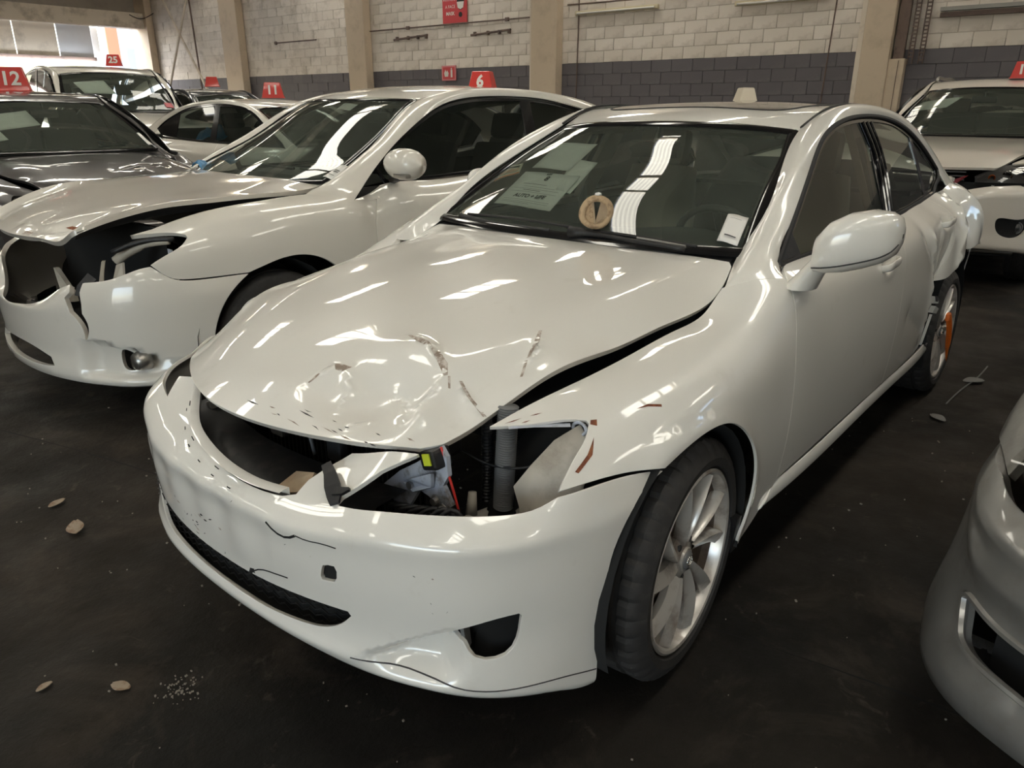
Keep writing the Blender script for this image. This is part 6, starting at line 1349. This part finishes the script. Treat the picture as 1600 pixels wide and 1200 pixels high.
# ---- white sedan seen between the left cars -----------------------------------------------------------------------------
W_c11 = interp_warp(([-3.8, .8], [-3.95, .83]), ([0, 2], [1.04, 1.04]), ([0, .97, 1.43], [0, 1.02, 1.505]))
c11, CP11 = sedan('sedan', 'white sedan further back between the left-hand cars, turned to the right', (-3.99, -4.80, 0), 1.684, W_c11, PAINT_ES, wheels=True, mirrors=False)
# ---- dark car by the wall ---------------------------------------------------------------------------------------------------
W_dk = interp_warp(([-3.8, .8], [-3.8, .8]), ([0, 2], [1.03, 1.03]), ([0, .97, 1.43], [0, 1.15, 1.74]))
dk, DP = sedan('suv', 'dark blue car far back beside the block wall', (-6.1, -10.4, 0), 1.5, W_dk, PAINT_DARK, wheels=True, doors=True)
# ---- cream sport utility behind the front sedan on the right ---------------------------------------------------------------
W_suv = interp_warp(([-3.8, -2.5, -1.3, -.5, .3, .80], [-4.0, -2.9, -1.55, -.66, .36, .93]), ([0, 2], [1.06, 1.06]), ([0, .18, .35, .65, .72, .97, 1.0, 1.43], [0, .28, .45, .84, .96, 1.14, 1.17, 1.70]))
SUV_FOG = [[tuple(p) for p in W_suv([(x, s * y, z) for x, y, z in ((.69, .58, .455), (.62, .70, .46), (.54, .80, .455), (.55, .79, .40), (.60, .735, .355), (.66, .64, .355), (.69, .59, .40))])] for s in (1, -1)]
suv, SP = sedan('suv', 'cream sport utility facing the viewer behind the front sedan', (-6.20, .02, 0), 0, W_suv, PAINT_SUV, wheels=True, narrow=.35, fog=False, holes3=SUV_FOG)
for s in (1, -1):
    panel('fog_bezel', SP['bump'], SP['bump'].loop(('closed', [tuple(p) for p in W_suv([(x, s * y, z) for x, y, z in ((.72, .54, .48), (.62, .70, .49), (.50, .84, .48), (.52, .82, .37), (.60, .735, .33), (.70, .6, .33))])])), BLACK, suv, h=.05, depth=0, off=-.03)
    cc = tuple(W_suv([(.585, s * .705, .405)])[0]); MB().lathe([(0, .016), (.03, .012), (.036, .0), (.046, .004), (.05, -.006), (0, -.05)], 24, 'x', cc).build('fog_lamp', GREYPLAST, suv, 40); MB().lathe([(0, .020), (.028, .014), (.034, .002)], 20, 'x', cc).build('fog_lens', GLASS_CLEAR, suv, True)
for s in (1, -1): MB().tube(Curve([tuple(p) for p in W_suv([(-1.5, s * .50, 1.405), (-1.62, s * .52, 1.43), (-1.9, s * .53, 1.455), (-2.3, s * .53, 1.44), (-2.6, s * .53, 1.38)])]).sample(14), .016, 8).build('roof_bar', STEEL, suv, True)
MB().prism([tuple(p) for p in W_suv([(.76, .20, .645), (.745, .33, .685), (.73, .36, .69), (.75, .30, .655), (.765, .20, .63)])], (-.02, 0, 0)).build('red_bumper_core', mat('dark_red_core', (.22, .02, .03), .5), suv)
MB().tube([tuple(p) for p in W_suv([(.60, -.72, .235), (.75, -.3, .245), (.78, 0, .25), (.75, .3, .245), (.60, .72, .235)])], .02, 8).build('chrome_skid_lip', STEEL, suv, True)
# ---- silver car whose bumper corner enters at the right ---------------------------------------------------------------------
W_sil = interp_warp(([-3.8, .8], [-3.8, .8]), ([0, 2], [1, 1]), ([0, 2], [0, 2]))
def sil_mod(P):
    y, z = P[:, 1], P[:, 2]; a = np.abs(y); zc = np.interp(a, [0, .6, .69, .762, .827, .86], [.50, .52, .517, .509, .553, .62])
    k = 1 - sm(.83, .862, a)
    return .010 * np.exp(-((z - zc) / .030) ** 2) * (1 - sm(.78, .84, a)) * sm(.4, .6, a) + .050 * sm(.02, .28, zc - z) * (.35 + .65 * k)
SIL_HOLE = [(.529, -.711, .427), (.545, -.70, .39), (.562, -.684, .357), (.60, -.645, .343), (.66, -.55, .340), (.72, -.42, .345), (.735, -.38, .39), (.72, -.42, .435), (.66, -.55, .445), (.58, -.655, .445)]
sil, SLP = sedan('sedan', 'dusty silver car whose scuffed bumper corner enters at the right', (-.585, 2.276, 0), -.12, W_sil, PAINT_SILVER, bump_mod_=sil_mod, mirrors=False, fog=False, holes3=[SIL_HOLE], bump_h=.02)
strip('intake_edge', SLP['bump'], SLP['bump'].loop(('closed', SIL_HOLE)), .016, .010, PAINT_SILVER, sil, .0, True)
for k in range(22):
    B_ = SLP['bump']; y = -rng.uniform(.60, .84); x = float(np.interp(-y, BUMP_Y[::-1], BUMP_X[::-1])); z = rng.uniform(.185, .225); w = rng.uniform(.003, .010)
    decal('scuff', B_, [(x, y, z), (x - .01, y - .012, z + w), (x - .02, y - .024, z + .002), (x - .01, y - .012, z - w)], rng.choice([SCUFF, PRIMER, SCUFF]), sil)
# ================================================================ small things: numbers on the roofs, papers, litter
def roof_sign(num, loc, yaw, label, w=.22, h=.145, d=.12, m=None, txt=True):
    s = empty('roof_number', loc, yaw, label, 'sign', 'numbered roof blocks'); m = m or RED; t = .70
    V = [(-d / 2, -w / 2, 0), (d / 2, -w / 2, 0), (d / 2, w / 2, 0), (-d / 2, w / 2, 0), (-d * .3, -w / 2 * t, h), (d * .3, -w / 2 * t, h), (d * .3, w / 2 * t, h), (-d * .3, w / 2 * t, h)]
    b = MB(); b.add(V, [(3, 2, 1, 0), (4, 5, 6, 7), (0, 1, 5, 4), (1, 2, 6, 5), (2, 3, 7, 6), (3, 0, 4, 7)]); o = b.build('block', m, s)
    bv = o.modifiers.new('bevel', 'BEVEL'); bv.width = .006; bv.segments = 2
    MB().box((0, 0, .004), (d * 1.08, w * 1.06, .008), None, .003).build('foot', m, s)
    if txt:
        for sg in (1, -1):
            nrm = Vector((sg, 0, d * .2 / h)); o_ = (sg * (d * .40 + .003), 0, h * .5); text('number', num, h * .80, WHITE, s, frame(o_, (0, sg, 0), (-sg * .16, 0, 1)), .0015, .004)
    return s
roof_sign('6', (-2.92, -2.46, 1.512), .35, 'red roof block number 6 on the white sedan with the sprung bonnet', .20, .14)
roof_sign('12', (-1.23, -6.81, 1.545), 1.1, 'red roof block number 12 on the brown-grey sedan', .30, .21)
roof_sign('25', (-4.35, -11.66, 2.03), 1.0, 'red roof block number 25 on the tall white van', .24, .17)
roof_sign('11', (-3.518, -6.078, 1.500), .9, 'red roof block number 11 on the turned white sedan', .235, .16)
roof_sign('13', (-8.06, .26, 1.68), .10, 'red roof block number 13 on the cream sport utility', .24, .16)
roof_sign('9', (-5.84, -11.39, 1.745), 1.0, 'small red roof block on the dark car by the wall', .24, .16, txt=False)
roof_sign('8', (-2.30, -.13, 1.418), -.75 , 'cream back of a roof block on the front sedan roof', .10, .075, .10, mat('cream_card', (.62, .55, .44), .8), False)

# papers and stickers behind and on the windscreens (points measured on the glass)
def sheet(name, surf, pts, m, label, cat, off, lines=(), par=None, group=None, big=None):
    """a thin sheet lying on a glass surface; pts: corners tl, tr, br, bl as seen by a reader"""
    P = surf.base(surf.near(pts)); N = surf.base_normal(surf.near(pts)); P = P + N * off
    c = P.mean(0); o = empty(name, tuple(c) if par is None else tuple(par.matrix_basis @ Vector(c)), 0, label, cat, group)
    if par is not None: o.rotation_euler = par.rotation_euler
    Q = P - c; uu = np.linspace(0, 1, 7); G = np.array([[(Q[0] * (1 - a) + Q[1] * a) * (1 - b) + (Q[3] * (1 - a) + Q[2] * a) * b for a in uu] for b in uu])
    nn = N.mean(0); nn /= np.linalg.norm(nn); G = G + nn * (.003 * np.sin(uu * 5)[None, :, None])
    ob = MB().grid(G).build('sheet', m, o, True); md = ob.modifiers.new('thick', 'SOLIDIFY'); md.thickness = .0006; md.offset = 0
    up = nn * .0035; inside_ = off < 0
    def at_(a, b): return (Q[0] * (1 - a) + Q[1] * a) * (1 - b) + (Q[3] * (1 - a) + Q[2] * a) * b
    for a0, a1, b, th, mm in lines:
        mb = MB(); mb.grid(np.array([[at_(a0 + (a1 - a0) * k / 5, b + e) + up + nn * .003 * math.sin((a0 + (a1 - a0) * k / 5) * 5) for e in (-th, th)] for k in range(6)])); mb.build('printed_line', mm, o)
    for s_, a, b, size, mm in (big or ()):
        M = frame(tuple(at_(a, b) + up * 1.3), tuple(Q[1] - Q[0]), tuple(Q[0] - Q[3])); text('lettering', s_, size, mm, o, M, .0003, .0008)
    return o
TT = TOPP
L1 = [(.30, .72, .30 + .0, .006, INK), (.2, .62, .38, .005, INK), (.25, .8, .46, .003, INK), (.1, .9, .52, .003, INK), (.3, .6, .56, .006, INK), (.1, .9, .61, .003, INK), (.1, .9, .84, .003, INK), (.1, .9, .89, .003, INK), (.1, .6, .93, .003, INK)]
sheet('notice_sheet', TT, [(-.933, -.440, 1.164), (-.892, -.140, 1.166), (-.699, -.137, 1.053), (-.735, -.441, 1.056)], PAPER, 'larger white notice sheet headed 8 behind the front sedan windscreen', 'paper', -.012, L1[1:], None, None,
      [('8', .52, .19, .042, INK), ('AUTO + LIFE', .50, .72, .030, INK), ('LOT', .50, .06, .014, INK)])
sheet('notice_sheet', TT, [(-1.148, -.433, 1.267), (-1.108, -.212, 1.274), (-.925, -.218, 1.180), (-.959, -.427, 1.178)], PAPER, 'smaller blank white sheet high behind the front sedan windscreen', 'paper', -.012, [(.12, .3, .1, .004, INK)])
sheet('backing_sheet', TT, [(-1.01, -.26, 1.215), (-.99, -.13, 1.218), (-.80, -.12, 1.11), (-.82, -.20, 1.11)], PAPER, 'pale sheet peeping out behind the larger notice sheet', 'paper', -.018)
sheet('licence_disc', TT, [(-.985, -.600, 1.160), (-1.013, -.519, 1.192), (-.93, -.474, 1.158), (-.880, -.565, 1.118)], PAPER_Y, 'cream paper with orange print at the far edge of the front windscreen', 'paper', -.012, [(.1, .9, .25, .04, INK), (.1, .9, .5, .015, INK_R), (.1, .9, .6, .015, INK_R), (.1, .9, .72, .015, INK), (0, 1, .95, .05, INK_R)])
sheet('bar_sticker', TT, [(-.786, .521, 1.075), (-.792, .588, 1.070), (-.668, .613, 1.000), (-.666, .546, 1.007)], WHITE, 'small white sticker low on the driver side of the front sedan windscreen', 'sticker', .0045, [(.2, .75, .17, .004, INK), (.25, .8, .78, .018, INK)])
# papers in the other cars
def on_es(pts, lab, **k): return sheet('notice_sheet', EP['top'], fp(pts), PAPER, lab, 'paper', k.pop('off', -.012), k.pop('lines', ()), es_car)
sheet('bar_sticker', EP['top'], fp([(-.52, .66, 1.07), (-.54, .72, 1.07), (-.43, .715, .99), (-.42, .655, .995)]), WHITE, 'white barcode sticker low on the windscreen of the sprung-bonnet sedan', 'sticker', .0045, [(.25, .75, .45, .02, INK), (.25, .75, .55, .02, INK), (.2, .8, .78, .012, INK)], es_car)
sheet('notice_sheet', EP['top'], fp([(-1.02, .02, 1.37), (-1.02, .16, 1.36), (-.95, .17, 1.33), (-.95, .04, 1.335)]), PAPER, 'small white card at the top middle of the sprung-bonnet sedan windscreen', 'paper', -.02, (), es_car)
gw = lambda L: [tuple(p) for p in W_grey(L)]
sheet('notice_sheet', GPn['top'], gw([(-1.10, -.55, 1.25), (-1.13, -.15, 1.27), (-.93, -.12, 1.17), (-.88, -.55, 1.14)]), PAPER, 'pale notice sheet high behind the brown-grey sedan windscreen', 'paper', -.012, (), grey)
sheet('notice_sheet', GPn['top'], gw([(-.86, -.60, 1.13), (-.88, -.42, 1.15), (-.78, -.40, 1.09), (-.75, -.58, 1.07)]), PAPER, 'small torn paper below the sheet in the brown-grey sedan', 'paper', -.012, (), grey)
sheet('bar_sticker', GPn['top'], gw([(-.84, .56, 1.09), (-.86, .60, 1.09), (-.70, .63, 1.0), (-.68, .58, 1.0)]), WHITE, 'white sticker at the lower corner of the brown-grey sedan windscreen', 'sticker', .004, (), grey)
vw = lambda L: [tuple(p) for p in W_van(L)]
sheet('notice_sheet', VP['top'], vw([(-1.12, -.42, 1.25), (-1.12, -.10, 1.27), (-.88, -.02, 1.14), (-.90, -.36, 1.15)]), PAPER, 'white sheet behind the windscreen of the tall white van', 'paper', -.012, (), van)
sheet('pink_sticker', VP['top'], vw([(-.78, .50, 1.06), (-.80, .62, 1.06), (-.71, .63, 1.01), (-.70, .52, 1.02)]), PINK, 'pink sticker at the corner of the tall white van windscreen', 'sticker', .004, (), van)
sw_ = lambda L: [tuple(p) for p in W_suv(L)]
sheet('notice_sheet', SP['top'], sw_([(-1.12, -.50, 1.23), (-1.14, -.16, 1.26), (-.98, -.26, 1.19), (-.97, -.58, 1.15)]), PAPER, 'pale notice sheet behind the cream sport utility windscreen', 'paper', -.012, (), suv)
sheet('notice_sheet', SP['top'], sw_([(-1.16, .34, 1.255), (-1.15, .46, 1.25), (-1.11, .46, 1.23), (-1.12, .34, 1.24)]), PAPER, 'small white card at the top of the cream sport utility windscreen', 'paper', -.012, (), suv)

# round tan cap standing on the wiper of the front sedan
cap = empty('fabric_cap', (-.605, .135, 1.018), math.radians(40), 'round tan cap-like shell standing on the wiper of the front sedan', 'cap')
n = 28; G = []
for r, x in ((.056, -.012), (.058, .004), (.056, .018), (.049, .025), (.040, .024), (.036, .012)):
    G.append([(x, r * math.cos(a) * (1.0 + .06 * math.sin(2 * a)), .052 + r * math.sin(a) * .98) for a in np.linspace(0, 2 * math.pi, n, endpoint=False)])
G = np.array(G).transpose(1, 0, 2); G = np.concatenate([G, G[:1]]); MB().grid(G).build('shell', TAN, cap, True)
a0, a1 = math.radians(-70), math.radians(80); pts = [(.010, .044 * math.cos(a), .052 + .044 * math.sin(a)) for a in np.linspace(a0, a1, 16)] + [(.012, .012, .052 + .030), (.012, -.004, .052 - .034)]
MB().prism(pts, (.004, 0, 0)).build('lining_flap', CARDB, cap)
MB().prism([(.008, -.050, .03), (.008, -.012, .006), (.008, -.004, .012), (.008, -.016, .09), (.008, -.046, .075)], (.006, 0, 0)).build('front_flap', TAN, cap)
MB().tube([(.016, -.014, .088), (.018, -.004, .016), (.018, .034, .040)], .004, 6).build('seam_cord', CARDB, cap)
MB().lathe([(0, .010), (.010, .007), (.012, 0), (0, -.002)], 12, 'z', (.008, .004, .108)).build('top_button', WHITE, cap, True)

# litter on the floor
LEAF = mat('dry_leaf', (.34, .27, .20), .85, dirt=(40, .45, .65, (.20, .11, .06))); STONE = mat('pale_crumb', (.26, .23, .19), .9); FOIL = mat('grey_scrap', (.20, .19, .18), .6)
def leaf(x, y, L, rz, m, label, cat, group=None, curl=.3):
    o = empty('dry_leaf' if cat == 'leaf' else 'scrap', (x, y, 0), rz, label, cat, group); G = []
    for t in np.linspace(0, 1, 7):
        w = L * .32 * math.sin(math.pi * (.08 + .84 * t)) ; zz = .004 + curl * L * (t - .5) ** 2; G.append([((t - .5) * L, -w, zz + w * .35), ((t - .5) * L, 0, zz), ((t - .5) * L, w * .8, zz + w * .45)])
    b = MB().grid(np.array(G)).build('blade', m, o, True); md = b.modifiers.new('thick', 'SOLIDIFY'); md.thickness = .0015; return o
leaf(.727, -1.335, .07, .4, LEAF, 'small dry leaf on the floor left of the front bumper, furthest from it', 'leaf', curl=.4)
leaf(.756, -1.088, .10, 1.2, LEAF, 'curled dry leaf on the floor beside the torn-bumper side of the front sedan', 'leaf', curl=.5)
leaf(1.127, -.342, .04, .2, LEAF, 'tiny tan leaf on the floor near the lower left corner of the photo', 'leaf')
leaf(1.000, -.193, .055, 2.0, LEAF, 'pale tan leaf on the floor below the front bumper lip', 'leaf')
leaf(-2.313, .992, .09, .9, FOIL, 'dark scrap on the floor beside the front sedan sill', 'scrap', curl=.2)
leaf(-3.0, 1.02, .12, 2.4, FOIL, 'pale scrap on the floor behind the rear wheel with the strap', 'scrap', curl=.2)
ln = empty('thin_wire', (-2.75, 1.0, .004), 0, 'thin pale wire lying on the floor by the rear wheel', 'wire'); MB().tube(Curve([(.2, -.02, 0), (-.1, .0, .004), (-.3, .02, 0), (-.6, .03, 0)]).sample(12), .004, 5).build('wire', FOIL, ln)
rng = random.Random(23); cb = MB()
for k in range(420):
    if k < 70: x, y = .91 + rng.gauss(0, .022), -.07 + rng.gauss(0, .026); s = rng.uniform(.0012, .004)
    else:
        d = rng.uniform(.4, 3.4); a = rng.uniform(-2.2, .6); x, y = 1.2 - rng.uniform(0, 3.5), rng.uniform(-2.2, 2.2); s = rng.uniform(.0015, .005)
    cb.box((x, y, s * .4), (s * rng.uniform(.8, 2), s * rng.uniform(.8, 1.6), s), Matrix.Rotation(rng.uniform(0, 3), 3, 'Z'))
tag(cb.build('floor_crumbs', STONE), 'pale crumbs and grit scattered over the dark floor', 'grit', None, 'stuff')

# blue sheets added in two cars for blue reflections in their glass
def blue(car, pts, label):
    o = empty('reflection_sheet', tuple(car.matrix_basis @ Vector(pts[0])), 0, label, 'sheet'); o.rotation_euler = car.rotation_euler; P0 = np.array(pts[0]); G = []
    P = [np.array(p) - P0 for p in pts]
    for b in np.linspace(0, 1, 6): G.append([(P[0] * (1 - a) + P[1] * a) * (1 - b) + (P[3] * (1 - a) + P[2] * a) * b + np.array([0, 0, .03 * math.sin(a * 9 + b * 4)]) for a in np.linspace(0, 1, 8)])
    ob = MB().grid(np.array(G)).build('sheet', BLUE, o, True); md = ob.modifiers.new('thick', 'SOLIDIFY'); md.thickness = .003
blue(c11, [tuple(p) for p in W_c11([(-2.25, -.50, 1.10), (-1.78, -.62, 1.15), (-1.72, -.60, 1.04), (-2.30, -.62, .99)])], 'blue plastic sheet seen through the rear window of the turned white sedan')
blue(es_car, fp([(-.36, -.66, 1.0), (-.62, -.62, 1.06), (-.60, -.50, 1.05), (-.36, -.52, 1.0)]), 'blue sheet on the dashboard of the sprung-bonnet sedan, in the far corner')
